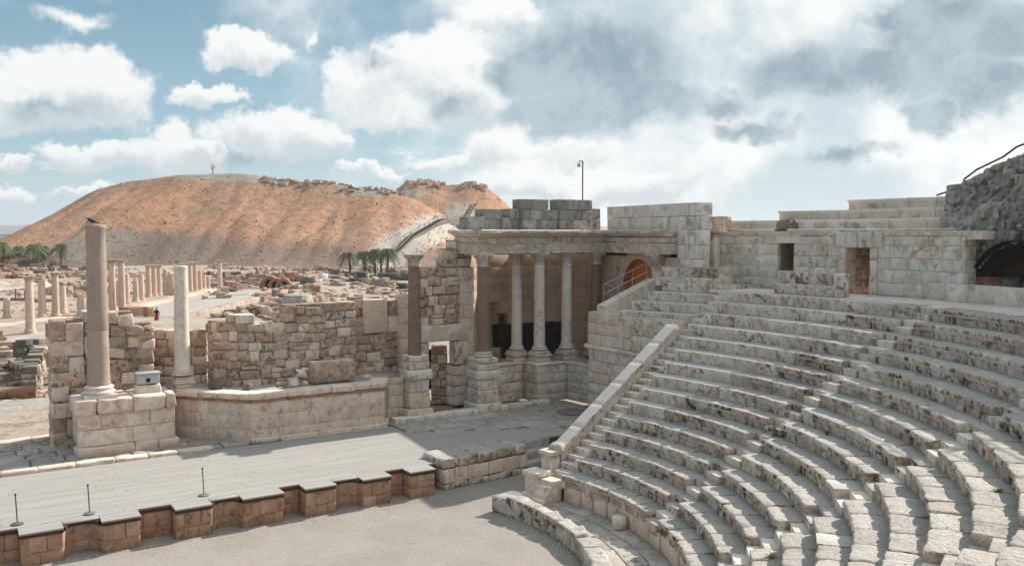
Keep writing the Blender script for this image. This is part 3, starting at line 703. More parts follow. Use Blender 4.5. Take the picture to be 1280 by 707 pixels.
# ------------------------------------------------------------------ sloping parapet and its pedestals
PB = tuple(st(11, 1.2))+(-.95,)
pp = tag(empty('sloping_parapet', PB), 'smooth pale sloping parapet descending beside the seat stairs to the orchestra', 'parapet')
def line_z(s): return (s-R1)/DR*DZ
S0, S1 = 11.25, 17.75; t0, t1 = .97, 1.52
b = Batch(); q = [st(S0, t0+.04), st(S1, t0+.04), st(S1, t1-.04), st(S0, t1-.04)]
zb = [-.97]*4; zt = [line_z(S0), line_z(S1), line_z(S1), line_z(S0)]
b.add([(p[0], p[1], z) for p, z in zip(q, zb)]+[(p[0], p[1], z) for p, z in zip(q, zt)], [(3, 2, 1, 0), (4, 5, 6, 7), (0, 1, 5, 4), (1, 2, 6, 5), (2, 3, 7, 6), (3, 0, 4, 7)])
b.obj('wall_body', M['pale'], pp, PB)
cuts = np.linspace(S0-.05, S1+.05, 7)
for k in range(6):
    a, c_ = cuts[k]+.004, cuts[k+1]-.004; rng = np.random.default_rng(300+k); Lx = c_-a
    P, F = stone_geo(Lx*math.hypot(1, DZ/DR), t1-t0, .2, rng, rb=.018, amp=.004, seg=(6, 2, 1))
    sl_ = math.atan2(DZ, DR); ex = np.array((e_s[0]*math.cos(sl_), e_s[1]*math.cos(sl_), math.sin(sl_))); ey = np.array((e_t[0], e_t[1], 0)); ez = np.cross(ex, ey)
    Q = P[:, :1]*ex+P[:, 1:2]*ey+P[:, 2:3]*ez; m = st((a+c_)/2, (t0+t1)/2); c = np.array((m[0], m[1], line_z((a+c_)/2)+.06))
    link('coping_slab', mkmesh('coping_slab', Q, F, M['seat_new'], True), pp, tuple(c-np.array(PB)))
def pedestal(s, t, z0, z1, w, label):
    p = st(s, t); o = tag(empty('pedestal', (p[0], p[1], z0)), label, 'pedestal'); rng = np.random.default_rng(int(s*100)); h = z1-z0
    stone('plinth', o, (0, 0, h*.10), (w*1.12, w*1.12, h*.2), M['pale'], rng, PE, rb=.02, amp=.006)
    stone('shaft', o, (0, 0, h*.52), (w*.9, w*.9, h*.66), M['pale'], rng, PE, rb=.015, amp=.005, seg=(2, 2, 2))
    stone('cap', o, (0, 0, h*.92), (w*1.16, w*1.16, h*.16), M['pale'], rng, PE, rb=.02, amp=.006)
pedestal(10.92, 1.22, -.3, .62, .52, 'small moulded pedestal at the foot of the sloping parapet')
pedestal(10.2, 1.2, -.95, .02, .62, 'lower square pedestal on the orchestra floor beside the first seats')
stone('pedestal_footing', pp, (*st(10.75, 1.22), -.62), (.6, .6, .66), M['pale'], np.random.default_rng(9), PE, PB, rb=.02, amp=.008)
# broken scroll stone on top of the parapet foot
stone('broken_scroll', pp, (*st(11.2, 1.15), .66), (.45, .5, .34), M['seat'], np.random.default_rng(99), PE+.3, PB, rb=.1, amp=.05, seg=(4, 4, 3))

# ------------------------------------------------------------------ rubble mass at the right
RB = (25, -8, 5.9)
rm_ = tag(empty('rubble_mass', RB), 'grey mass of exposed rubble concrete with a dark vaulted opening', 'ruin')
rng = np.random.default_rng(55); NU, NV = 130, 60
VA = R(-15.4); VH, VW = 8.0, 1.75         # arch crown height and half width (m)
def mtop(a): return 9.75+1.25*np.clip((R(-6)-a)/R(6), 0, 1)**.9+1.6*np.clip((R(-12)-a)/R(14), 0, 1)
def mstart(g): return R(-9.6+4.0*min(1, max(0, g)))
P = np.zeros((NU, NV, 3))
for ia in range(NU):
    for iv in range(NV):
        f = iv/(NV-1); a = mstart(f/.75)+(R(-48)-mstart(f/.75))*ia/(NU-1); zt = mtop(a)
        if f < .75: g = f/.75; z = 5.7+(zt-5.7)*g; r = 23.95+.15*g+1.5*g**2.2
        else: g = (f-.75)/.25; z = zt+.3*math.sin(g*2)+.5*g; r = 25.6+5*g
        P[ia, iv] = (r*math.cos(a), r*math.sin(a), z)
Pf = P.reshape(-1, 3); Pf = Pf+sines(Pf, rng, 1.6)*.10+sines(Pf, rng, 4, 8)*.07+sines(Pf, rng, 9, 10)*.06+RNG.normal(0, .02, Pf.shape)
def inarch(p):
    a = math.atan2(p[1], p[0]); s = (a-VA)*24; return abs(s) < VW and p[2] < 6.2+(VH-6.2)*math.sqrt(max(0, 1-(s/VW)**2)) and math.hypot(p[0], p[1]) < 25.2
F = []
for i in range(NU-1):
    for j in range(NV-1):
        q = (i*NV+j, i*NV+j+1, (i+1)*NV+j+1, (i+1)*NV+j)
        if not inarch(Pf[list(q)].mean(0)): F.append(q)
link('rubble_core', mkmesh('rubble_core', Pf-np.array(RB), F, M['rubble'], True), rm_)
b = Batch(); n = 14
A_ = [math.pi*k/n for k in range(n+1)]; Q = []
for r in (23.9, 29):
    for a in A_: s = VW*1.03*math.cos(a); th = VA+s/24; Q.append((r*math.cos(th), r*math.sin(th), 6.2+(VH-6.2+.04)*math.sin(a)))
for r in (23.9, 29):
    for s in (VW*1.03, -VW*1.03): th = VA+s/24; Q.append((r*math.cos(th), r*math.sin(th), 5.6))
m = 2*(n+1); b.add(Q, [(k, k+1, k+n+2, k+n+1) for k in range(n)]+[(0, n+1, m+2, m), (n, m+1, m+3, 2*n+1), (n+1, m+2, m+3)+tuple(range(2*n+1, n+1, -1))]); b.obj('vault', M['basalt'], rm_, RB)  # vault lined black: the shade of the opening is in its colour
# stones inside and in front of the opening
for k in range(16):
    th = VA+R(rng.uniform(-3.8, 3.6)); r = rng.uniform(24.3, 25.6); s = rng.uniform(.35, .7)
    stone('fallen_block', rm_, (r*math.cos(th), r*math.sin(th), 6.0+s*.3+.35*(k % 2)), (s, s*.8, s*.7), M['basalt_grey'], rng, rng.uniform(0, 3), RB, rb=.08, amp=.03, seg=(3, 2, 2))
rock = []
for k in range(8):
    Pq, Fq = stone_geo(1, rng.uniform(.6, .9), rng.uniform(.45, .75), np.random.default_rng(900+k), rb=.2, amp=.09, seg=(2, 2, 2), freq=3)
    rock.append(mkmesh('rubble_stone', Pq, Fq, M['rubble'], False))
cnt = 0
while cnt < 280:
    g = rng.random()**.8; a = mstart(g)-R(.2)-R(22)*rng.random()**1.3; zt = mtop(a); z = 5.9+(zt-5.9)*g; r = 23.95+.15*g+1.5*g**2.2
    if inarch((r*math.cos(a), r*math.sin(a), z-.1)): continue
    s = rng.uniform(.1, .36)*(1 if rng.random() < .9 else 1.6)
    o = link('rubble_stone', rock[cnt % 8], rm_, (r*math.cos(a)-RB[0], r*math.sin(a)-RB[1], z-RB[2]), rot=tuple(rng.uniform(0, 6.28, 3))); o.scale = (s, s, s); cnt += 1
# black cable over the top
b = Batch(); pts = []
for k in range(22):
    a = R(-3.6-1.2*k); zt = mtop(a)+.32 if k > 2 else 9.8+.1*k; r = 25.6 if k > 2 else 26.2; pts.append((r*math.cos(a), r*math.sin(a), zt+.05*math.sin(k*1.9)))
b.tube(pts, .035, 6); tag(b.obj('black_cable', M['black'], None, (25, -8, 10)), 'black cable sagging along the crest of the rubble mass', 'cable')
q = (25.9*math.cos(R(-6.6)), 25.9*math.sin(R(-6.6)), 9.98)
o = stone('crest_stone', None, q, (1.1, .5, .36), M['rubble'], rng, R(80), rb=.1, amp=.04, seg=(4, 2, 2)); tag(o, 'long grey stone resting on the rubble crest below the cable', 'stone')

# ------------------------------------------------------------------ stage: bed, deck planks, front wall with niches
b = Batch(); b.prism([(-10, 5.8), (7.4, 5.8), (7.4, 6.7), (11.6, 6.9), (12.5, 7.2), (18.6, 7.2), (18.6, 13.2), (12, 17.6), (-10, 17.6)], -1.2, -.07)
tag(b.obj('stage_bed', M['core'], None, (0, 9, -1)), kind='structure')
edges = [(-9.9, -8.85, 'b'), (-8.85, -7.85, 'c'), (-7.85, -6.8, 'b'), (-6.8, -5.78, 'r'), (-5.78, -4.73, 'b'), (-4.73, -3.7, 'c'), (-3.7, -2.69, 'b'), (-2.69, -1.68, 'r'), (-1.68, -.65, 'b'), (-.65, .33, 'c'), (.33, 1.6, 'b'), (1.6, 2.34, 'r'),
         (2.34, 3.35, 'b'), (3.35, 4.34, 'c'), (4.34, 5.34, 'b'), (5.34, 6.09, 'r'), (6.09, 7.03, 'b')]
deck = tag(empty('stage_deck', (0, 8, 0)), 'grey timber stage deck laid between the wall ruins and the orchestra', 'stage')
DB = (0, 8, 0); rng = np.random.default_rng(61)
def plank(x0, x1, y0, y1):
    x = x0
    while x < x1-.02:
        l = min(rng.uniform(2.6, 4.2), x1-x) if x1-x > 4.4 else x1-x
        stone('plank', deck, ((x+x+l)/2, (y0+y1)/2, -.025+rng.uniform(-.002, .002)), (l-.006, y1-y0-.007, .05), M['deck'], rng, 0, DB, smooth=False, rb=.004, amp=.0, seg=(1, 1, 1)); x += l
pw_ = .30; y = 5.62
while y < 11.9:
    ym = y+pw_/2
    xm = 7.4 if ym < 6.75 else (14.6 if ym < 8.0 else (14.6-(ym-8.0)/2.6*5.8 if ym < 10.6 else 8.6))
    plank(-9.9, xm, y, y+pw_); y += pw_
for (a, c_, k) in edges:
    if k == 'b':
        plank(a-.03, c_+.03, 4.93, 5.28); plank(a-.03, c_+.03, 5.28, 5.618)
    elif k == 'c': plank(a+.035, c_-.035, 5.42, 5.618)
front = tag(empty('niched_stage_wall', (0, 5, -.95)), 'reddish stone stage front with alternating square and rounded niches', 'wall'); FB = (0, 5, -.95)
for ei, (a, c_, k) in enumerate(edges):
    if k == 'b':
        blk = empty('pier', (0, 0, 0), front)
        masonry(blk, FB, (a, 5.0), (c_, 5.0), -.97, [.36, .46], 9, .3, (.32, .62), M['front'], 400+ei, rb=.012, amp=.007, jit=.006, gap=.008, core=None)
        for (p0, p1) in (((a, 5.62), (a, 5.0)), ((c_, 5.0), (c_, 5.62))):
            masonry(blk, FB, p0, p1, -.97, [.36, .46], 9, .25, (.3, .6), M['front'], 430+ei, rb=.012, amp=.006, jit=.004, gap=.008, core=None)
        bb = Batch(); bb.box(((a+c_)/2, 5.36, -.52), (c_-a-.14, .5, .86)); bb.obj('rubble_core', M['core'], blk, FB)
        bb = Batch(); bb.box(((a+c_)/2, 5.33, -.1), (c_-a+.04, .72, .10)); bb.obj('deck_fascia', M['fascia'], blk, FB)
    elif k == 'r':
        nic = empty('square_niche', (0, 0, 0), front)
        masonry(nic, FB, (a, 5.62), (c_, 5.62), -.97, [.36, .46], 9, .3, (.3, .5), M['front'], 460+ei, rb=.012, amp=.006, jit=.004, gap=.008, core=None)
        bb = Batch(); bb.box(((a+c_)/2, 5.72, -.1), (c_-a, .26, .10)); bb.obj('deck_fascia', M['fascia'], nic, FB)
    else:
        nic = empty('round_niche', (0, 0, 0), front); cx = (a+c_)/2; rr = (c_-a)/2-.06
        for zc, hh in ((-.79, .36), (-.38, .46)):
            for j in range(5):
                an = math.pi*(j+.5)/5; x_, y_ = cx+(rr+.14)*math.cos(an), 5.12+(rr+.14)*math.sin(an)*.86
                stone('stone_block', nic, (x_, y_, zc), (.40, .28, hh-.008), M['front'], np.random.default_rng(500+ei*20+j), an-math.pi/2, FB, rb=.012, amp=.006)
        A = np.linspace(0, math.pi, 14); bb = Batch()
        Q = [(cx+(rr-.03)*math.cos(t), 5.12+(rr-.03)*math.sin(t)*.86, z_) for z_ in (-.15, -.05) for t in A]+[(cx+(rr+.4)*math.cos(t), 5.12+(rr+.2)*math.sin(t)*.9+.1, z_) for z_ in (-.15, -.05) for t in A]
        n = len(A); bb.add(Q, [(i, i+1, n+i+1, n+i) for i in range(n-1)]+[(n+i, n+i+1, 3*n+i+1, 3*n+i) for i in range(n-1)]+[(2*n+i, 2*n+i+1, i+1, i) for i in range(n-1)]); bb.obj('deck_fascia', M['fascia'], nic, FB)
        stone('coping', nic, (cx, 5.46, -.02), (c_-a-.1, .24, .05), M['deck'], rng, 0, FB, rb=.01, amp=.0)

# rough stub of wall at the right end of the stage front
rw = tag(empty('rough_stage_wall', (9.5, 5.6, -.95)), 'rough stub wall of large pale blocks at the end of the stage front', 'wall'); WB2 = (9.5, 5.6, -.95)
masonry(rw, WB2, (7.62, 5.2), (11.45, 5.68), -.97, [.24], 9, .9, (.8, 1.3), M['seat'], 510, rb=.06, amp=.025, jit=.05, seg=(4, 2, 2), core=None)
masonry(rw, WB2, (7.55, 5.26), (11.45, 5.74), -.73, [.52], 9, .6, (.55, 1.15), M['podium'], 511, rb=.03, amp=.012, jit=.02, seg=(3, 1, 2), core='core', core_depth=.8)
masonry(rw, WB2, (7.5, 5.22), (11.4, 5.72), -.21, [.40], 9, 1.35, (.6, 1.15), M['seat'], 512, rb=.07, amp=.03, jit=.04, seg=(4, 3, 3), core=None)
# steps up from the orchestra to the passage
sp = tag(empty('passage_steps', (12.3, 6.3, -.95)), 'three worn grey steps between the rough stage wall and the pedestal', 'steps')
for k in range(3):
    stone('step_stone', sp, (12.3, 6.0+.38*k+.3, -.95+.155*(k+1)), (1.75, .75, .31*(k+1)), M['flag'], np.random.default_rng(k+600), .12, (12.3, 6.3, -.95), rb=.03, amp=.012, seg=(4, 1, 1))
# passage floor slabs
pf = tag(empty('passage_floor', (14, 10, 0)), kind='structure'); rng = np.random.default_rng(62)
y = 7.3
while y < 13.0:
    dy = rng.uniform(.7, 1.0); x0 = max(15.0-(y-7.5)/2.65*5.8, 8.75); x = x0
    while x < 18.0:
        l = rng.uniform(.9, 1.6); stone('paving_slab', pf, (x+l/2, y+dy/2, -.055+rng.uniform(-.004, .004)), (l-.02, dy-.02, .1), M['flag'], rng, 0, (14, 10, 0), rb=.015, amp=.004); x += l
    y += dy
b = Batch(); b.lathe([(.75, 0), (.78, .03), (.72, .06)], (0, 0, 0), 32); o = b.obj('round_cover', M['basalt_grey'], None, (0, 0, 0)); o.location = (17.0, 10.3, .004); tag(o, 'flat dark round cover on the floor beside the arched side wall', 'cover')
# kerb along the back of the stage
kb = tag(empty('stage_kerb', (0, 12, 0)), 'line of worn kerb stones along the back edge of the stage', 'kerb'); rng = np.random.default_rng(63); x = -9.0
while x < 0.2:
    l = rng.uniform(.9, 1.7); stone('kerb_stone', kb, (x+l/2, 12.05, .03), (l-.02, .42, .2), M['podium'], rng, rng.normal(0, .008), (0, 12, 0), rb=.05, amp=.015, seg=(4, 2, 1)); x += l
x = 8.9
while x < 16.6:
    l = rng.uniform(.9, 1.7); f = (x-8.9)/7.7; stone('kerb_stone', kb, (x+l/2, 12.62+.1*f, .06), (l-.02, .55, .3), M['pale'], rng, rng.normal(0, .008), (0, 12, 0), rb=.06, amp=.018, seg=(4, 2, 1)); x += l
b = Batch(); b.box((6.1, 12.01, .01), (4.6, .12, .06)); b.obj('edge_strip', M['podium'], kb, (0, 12, 0))
# flagstones between kerb and ruins
fl = tag(empty('flagstone_floor', (-3, 13, 0)), kind='structure'); rng = np.random.default_rng(64); y = 12.27
while y < 17.0:
    dy = rng.uniform(.55, .9); x = -9.5
    while x < (2.6 if y < 13 else 2.0):
        l = rng.uniform(.7, 1.5); stone('paving_slab', fl, (x+l/2, y+dy/2, -.05+rng.uniform(-.02, .02)), (l-.05, dy-.05, .14), M['flag'], rng, rng.normal(0, .02), (-3, 13, 0), rb=.04, amp=.012, seg=(3, 2, 1)); x += l
    y += dy

# ------------------------------------------------------------------ columns
def leafy(bt, r0, r1, z0, h, n, c):
    for k in range(n):
        a = 2*math.pi*(k+.5*(r0 > .99*r1))/n; w = 2*math.pi*r0/n*.42
        prof = [(r0, 0, 1), (r0*1.05, h*.5, 1), (r1*1.02, h*.85, .85), (r1*1.25, h, .55), (r1*1.28, h*.9, .2)]
        P = []; F = []
        for (rr, zz, ww) in prof:
            for s in (-1, 0, 1):
                rad = rr+(.03*r0 if s == 0 else 0); x, y = rad, s*w*ww
                P.append((x*math.cos(a)-y*math.sin(a), x*math.sin(a)+y*math.cos(a), z0+zz))
        for i in range(len(prof)-1):
            for s in range(2): q = i*3+s; F.append((q, q+1, q+4, q+3))
        bt.add(P, F, c)
def capital(name, parent, base, x, y, z0, z1, r, mat):
    b = Batch(); h = z1-z0; c = (x, y, z0)
    b.lathe([(r*.98, 0), (r*1.08, h*.03), (r, h*.07), (r*.98, h*.3), (r*1.05, h*.6), (r*1.3, h*.84), (r*1.35, h*.86)], c, 20)
    leafy(b, r*1.0, r*1.12, h*.05, h*.36, 8, c); leafy(b, r*1.02, r*1.22, h*.2, h*.48, 8, c)
    for k in range(4):
        a = math.pi/4+k*math.pi/2; d = np.array((math.cos(a), math.sin(a), 0))
        b.tube([np.array(c)+d*r*1.05+(0, 0, h*.5), np.array(c)+d*r*1.45+(0, 0, h*.78), np.array(c)+d*r*1.72+(0, 0, h*.83), np.array(c)+d*r*1.62+(0, 0, h*.70)], [r*.12, r*.15, r*.14, r*.08], 6)
    poly = []
    for k in range(4):
        a = math.pi/4+k*math.pi/2
        for f in (-.08, .08): poly.append((x+r*1.95*math.cos(a+f), y+r*1.95*math.sin(a+f)))
        poly.append((x+r*1.28*math.cos(a+math.pi/4), y+r*1.28*math.sin(a+math.pi/4)))
    b.prism(poly, z0+h*.86, z1); b.obj(name, mat, parent, base)
def shaft(name, parent, base, x, y, z0, z1, r0, r1, mat, seed=0, ring=True, wob=.004):
    rng = np.random.default_rng(seed); n = 14; prof = [(r0*1.06, z0), (r0*1.06, z0+.06), (r0, z0+.12)]
    for k in range(1, n): f = k/n; prof.append((r0+(r1-r0)*f**1.3+rng.normal(0, wob), z0+.12+(z1-z0-.24)*f))
    prof += [(r1, z1-.12), (r1*(1.07 if ring else 1.0), z1-.08), (r1*(1.07 if ring else 1.0), z1-.015), (r1*.98, z1)]
    b = Batch(); b.lathe([(r, z) for r, z in prof], (x, y, 0), 32); return b.obj(name, mat, parent, base, True)
def attic_base(name, parent, base, x, y, z0, z1, r, mat, plinth=True):
    h = z1-z0; b = Batch()
    if plinth: b.box((x, y, z0+h*.15), (r*2.9, r*2.9, h*.3))
    b.lathe([(r*1.38, z0+h*.3), (r*1.46, z0+h*.38), (r*1.45, z0+h*.5), (r*1.3, z0+h*.56), (r*1.18, z0+h*.62), (r*1.18, z0+h*.7), (r*1.28, z0+h*.76), (r*1.3, z0+h*.86), (r*1.2, z0+h*.93), (r*1.05, z1)], (x, y, 0), 28)
    o = b.obj(name, mat, parent, base, False)
    return o
def moulded_pedestal(parent, base, x, y, z0, z1, w, mat, seed, worn=.02):
    """stepped pedestal of separate blocks"""
    rng = np.random.default_rng(seed); h = z1-z0
    for (f0, f1, k) in ((0, .17, 1.18), (.17, .42, .98), (.42, .62, .94), (.62, .78, 1.12), (.78, .9, .98), (.9, 1.0, .9)):
        stone('pedestal_block', parent, (x, y, z0+h*(f0+f1)/2), (w*k, w*k, h*(f1-f0)-.01), mat, rng, rng.normal(0, .01), base, rb=.05, amp=worn, seg=(3, 3, 2))

# the tall grey-pink column on its block
c1b = (-2.6, 13.95, 2.1); c1 = tag(empty('tall_column', c1b), 'tall grey-pink granite column without capital on a stone block', 'column')
attic_base('column_base', c1, c1b, -2.6, 13.95, 2.1, 2.56, .40, M['pale']); shaft('shaft', c1, c1b, -2.6, 13.95, 2.56, 4.64, .395, .372, M['granite'], 3, False); b = Batch(); b.lathe([(.362, 4.63), (.372, 4.65), (.366, 5.5), (.358, 6.5), (.35, 7.5), (.345, 8.42), (.372, 8.47), (.372, 8.56), (.345, 8.6)], (-2.59, 13.945, 0), 32); b.obj('upper_shaft', M['granite'], c1, c1b, True)
b = Batch(); b.lathe([(.40, 4.62), (.399, 4.635)], (-2.6, 13.95, 0), 32, cap=False)
c2b = (.65, 15.0, 1.8); c2 = tag(empty('pale_column', c2b), 'pale limestone column without capital on a moulded pedestal by the ochre wall', 'column')
moulded_pedestal(c2, c2b, .65, 15.0, 1.72, 2.45, .72, M['podium'], 5, .008); attic_base('column_base', c2, c2b, .65, 15, 2.45, 2.7, .3, M['podium'], False); shaft('shaft', c2, c2b, .65, 15.0, 2.7, 6.97, .305, .255, M['marble'], 4)

# ------------------------------------------------------------------ block below the tall column
B1 = (-1.7, 14.2, 0); bk = tag(empty('column_block', B1), 'broad low stone block of four courses carrying the tall column', 'podium')
masonry(bk, B1, (-3.5, 13.2), (.15, 13.2), -.04, [.38], 9, 1.0, (.8, 2.0), M['podium'], 701, rb=.05, amp=.02, jit=.02, seg=(4, 2, 2), core=None)
masonry(bk, B1, (-3.42, 13.38), (0.0, 13.38), .34, [.62, .58], 9, .8, (1.2, 2.0), M['podium'], 702, rb=.015, amp=.005, jit=.006, seg=(3, 1, 1), core='core', core_depth=1.2)
masonry(bk, B1, (-3.42, 15.2), (-3.42, 13.38), .34, [.62, .58], 9, .5, (.8, 1.2), M['podium'], 703, rb=.015, amp=.005, jit=.006, core=None)
masonry(bk, B1, (0.0, 13.38), (0.0, 15.2), .34, [.62, .58], 9, .5, (.8, 1.2), M['podium'], 704, rb=.015, amp=.005, jit=.006, core=None)
masonry(bk, B1, (-3.55, 13.26), (.04, 13.26), 1.54, [.56], 9, 2.0, (.7, 1.3), M['podium'], 705, rb=.07, amp=.025, jit=.03, seg=(4, 3, 3), core=None)
# floodlight box on a stone
o = stone('lamp_stone', None, (-.85, 14.05, 2.24), (.9, .55, .34), M['pale'], np.random.default_rng(8), .05, rb=.08, amp=.03, seg=(3, 2, 2)); tag(o, 'rough flat stone on the column block under the grey floodlight', 'stone')
LB = (-.85, 14.05, 2.42); lb = tag(empty('floodlight_box', LB), 'grey metal floodlight box standing on the column block', 'floodlight')
stone('housing', lb, (0, 0, .22), (.82, .42, .38), M['lampgrey'], np.random.default_rng(1), .05, rb=.02, amp=0)
stone('lid', lb, (0, 0, .43), (.9, .5, .06), M['lampgrey'], np.random.default_rng(1), .05, rb=.02, amp=0)
stone('port', lb, (-.02, -.215, .17), (.16, .03, .16), M['black'], np.random.default_rng(1), .05, rb=.01, amp=0)

def omix(s_, z_, r_):
    q = r_.random(); return M['ochre'] if q < .58 else M['podium'] if q < .86 else M['ruin']
# ------------------------------------------------------------------ pier at the left
LP = (-2.2, 16, 0); lp = tag(empty('ruined_pier', LP), 'tall ruined ochre block pier behind the tall column', 'wall')
masonry(lp, LP, (-4.08, 15.5), (-2.9, 15.5), -.02, [.55, .62, .6, .62, .6, .62, .62, .72], 4.95, .9, (.7, 1.2), omix, 711, wild=1.0, rb=.04, amp=.02, jit=.03, seg=(3, 2, 2), core='core')
masonry(lp, LP, (-2.9, 15.62), (-.35, 15.62), -.02, [.5, .45, .48, .46, .44, .5, .46, .45, .5, .45, .48], lambda s: 4.95-.4*(s > 2.0)+.1*math.sin(s*9), .8, (.45, 1.0), omix, 712, wild=1.0, rb=.04, amp=.03, jit=.05, seg=(3, 2, 2), core='core')
masonry(lp, LP, (-.3, 15.6), (-.25, 17.3), -.02, [.5]*9, 4.4, .6, (.5, .9), omix, 713, wild=1.0, rb=.06, amp=.03, jit=.05, core='core')
masonry(lp, LP, (-4.1, 17.0), (-4.1, 15.5), -.02, [.6]*8, 4.9, .6, (.6, .9), omix, 714, wild=1.0, rb=.06, amp=.03, jit=.03, core='core')

# ------------------------------------------------------------------ long podium and the ochre back wall
PD = (5, 13, 0); pdm = tag(empty('long_podium', PD), 'long smooth stone podium with moulded top edge behind the stage', 'podium')
def podium_face(p0, p1, seed, plinth=True):
    p0 = np.array(p0); p1 = np.array(p1); d = (p1-p0)/np.linalg.norm(p1-p0); n = np.array((d[1], -d[0]))
    masonry(pdm, PD, p0, p1, .0, [.5, .56, .52], 9, .5, (.6, 1.5), M['podium'], seed, rb=.006, amp=.004, jit=.003, gap=.004, seg=(2, 1, 1), core=None)
    if plinth: masonry(pdm, PD, p0+n*.14, p1+n*.14, -.05, [.22], 9, .5, (1, 2), M['podium'], seed+1, rb=.05, amp=.01, jit=.01, core=None, name='plinth_stone')
    masonry(pdm, PD, p0+n*.05, p1+n*.05, 1.575, [.13], 9, .6, (1, 1.8), M['front'], seed+2, rb=.03, amp=.012, jit=.01, core=None, name='moulding_stone')
    masonry(pdm, PD, p0+n*.13-d*.05, p1+n*.13+d*.05, 1.70, [.26], 9, .8, (.9, 1.9), M['podium'], seed+3, rb=.05, amp=.016, jit=.02, seg=(4, 2, 2), core=None, name='cap_stone')
podium_face((.2, 15.05), (2.6, 12.22), 721, False); podium_face((2.62, 12.22), (8.3, 12.12), 731); podium_face((8.3, 12.14), (8.85, 13.2), 741)
masonry(pdm, PD, (8.8, 13.35), (9.8, 13.3), 0, [.5, .56, .52, .3], 9, .6, (.5, 1.0), M['podium'], 745, rb=.015, amp=.006, jit=.008, core='core')
b = Batch(); b.prism([(.35, 15.1), (2.75, 12.4), (8.2, 12.3), (8.8, 13.3), (10, 13.5), (10, 15.6), (0.2, 17.5)], .02, 1.86); b.obj('rubble_core', M['flag'], pdm, PD)
OW = (5, 14.6, 1.8); ow = tag(empty('ochre_wall', OW), 'ruined ochre wall of uneven stone courses standing on the long podium', 'wall')
masonry(ow, OW, (-.2, 17.2), (1.95, 16.4), 1.4, [.4, .38, .42, .36, .4, .38, .4], lambda s: 4.35+.2*math.sin(s*5), .6, (.4, .8), omix, 751, wild=1.0, rb=.03, amp=.016, jit=.03, gap=.008, seg=(3, 1, 2))
masonry(ow, OW, (1.95, 16.4), (2.5, 14.75), 1.4, [.4, .38, .42, .36, .4, .38, .4, .42], lambda s: 4.6+.1*math.sin(s*7), .6, (.4, .8), omix, 752, wild=1.0, rb=.03, amp=.016, jit=.03, gap=.008, seg=(3, 1, 2))
def otop(s):
    x = 2.5+s; return (4.72+.12*math.sin(x*6)) if x < 4.7 else (5.05 if x < 6.2 else 5.3)
masonry(ow, OW, (2.5, 14.7), (8.05, 14.6), 1.75, [.36, .40, .34, .44, .36, .42, .38, .36, .4, .34, .4], otop, .8, (.38, .95), omix, 753, wild=1.0, rb=.03, amp=.016, jit=.035, gap=.008, seg=(4, 1, 3))
masonry(ow, OW, (8.05, 15.05), (10.3, 15.0), 1.75, [.40, .36, .42, .4, .38, .44, .38, .42, .44], lambda s: 5.1+.25*(s < .6), .7, (.45, 1.0), omix, 754, wild=1.0, rb=.03, amp=.016, jit=.03, gap=.008, seg=(3, 1, 2), skip=lambda a, c, z0, z1: 8.55 < 8.05+(a+c)/2 < 9.75 and z0 > 3.6)
masonry(ow, OW, (8.55, 14.96), (9.75, 14.92), 3.72, [1.55], 9, .6, (2, 2), M['plaster'], 755, rb=.02, amp=.01, jit=0, core=None, name='smooth_panel')
for (x0, x1, z) in ((9.75, 10.3, 5.2),): masonry(ow, OW, (9.8, 14.9), (10.4, 14.88), 3.72, [.75, .7], 9, .6, (.7, .7), omix, 756, rb=.03, amp=.015)
# big squared block lying on the podium
o = stone('squared_block', None, (6.55, 13.75, 2.36), (1.9, .8, .95), M['ochre'], np.random.default_rng(77), .02, rb=.09, amp=.03, seg=(5, 2, 3)); tag(o, 'long rounded ochre block lying on the podium in front of the wall', 'stone block')
for k, (x, y_, s, lab) in enumerate(((7.95, 13.2, .26, 'small pale stone near the right end of the long podium'), (2.9, 13.7, .32, 'dark stone on the podium below the ochre wall'), (1.75, 14.2, .36, 'flat dark stone near the pale column pedestal'), (4.2, 13.3, .3, 'thin broken slab on the podium left of the marble fragment'))):
    o = stone('loose_stone', None, (x, y_, 1.96+s*.25), (s*1.5, s, s*.6), M['pale' if k == 0 else 'basalt_grey' if k < 3 else 'ruin'], np.random.default_rng(780+k), k, rb=.06, amp=.03, seg=(2, 2, 2)); tag(o, lab, 'stone')
# curled marble fragment
b = Batch(); rng = np.random.default_rng(5)
pts = [(-.28, 0, .05), (-.26, 0, .3), (-.1, .02, .52), (.12, .02, .5), (.2, .0, .3), (.05, -.05, .2)]
b.tube(pts, [.20, .22, .19, .16, .14, .08], 10); b.tube([(.02, 0, .5), (.2, 0, .68), (.36, .0, .66)], [.12, .09, .05], 8); b.tube([(.05, -.05, .1), (.3, -.05, .06)], [.14, .1], 8)
o = b.obj('marble_fragment', M['pale'], None, (0, 0, 0), True); o.location = (4.95, 13.15, 1.95); tag(o, 'curled white marble fragment on the podium before the wall', 'sculpture fragment')

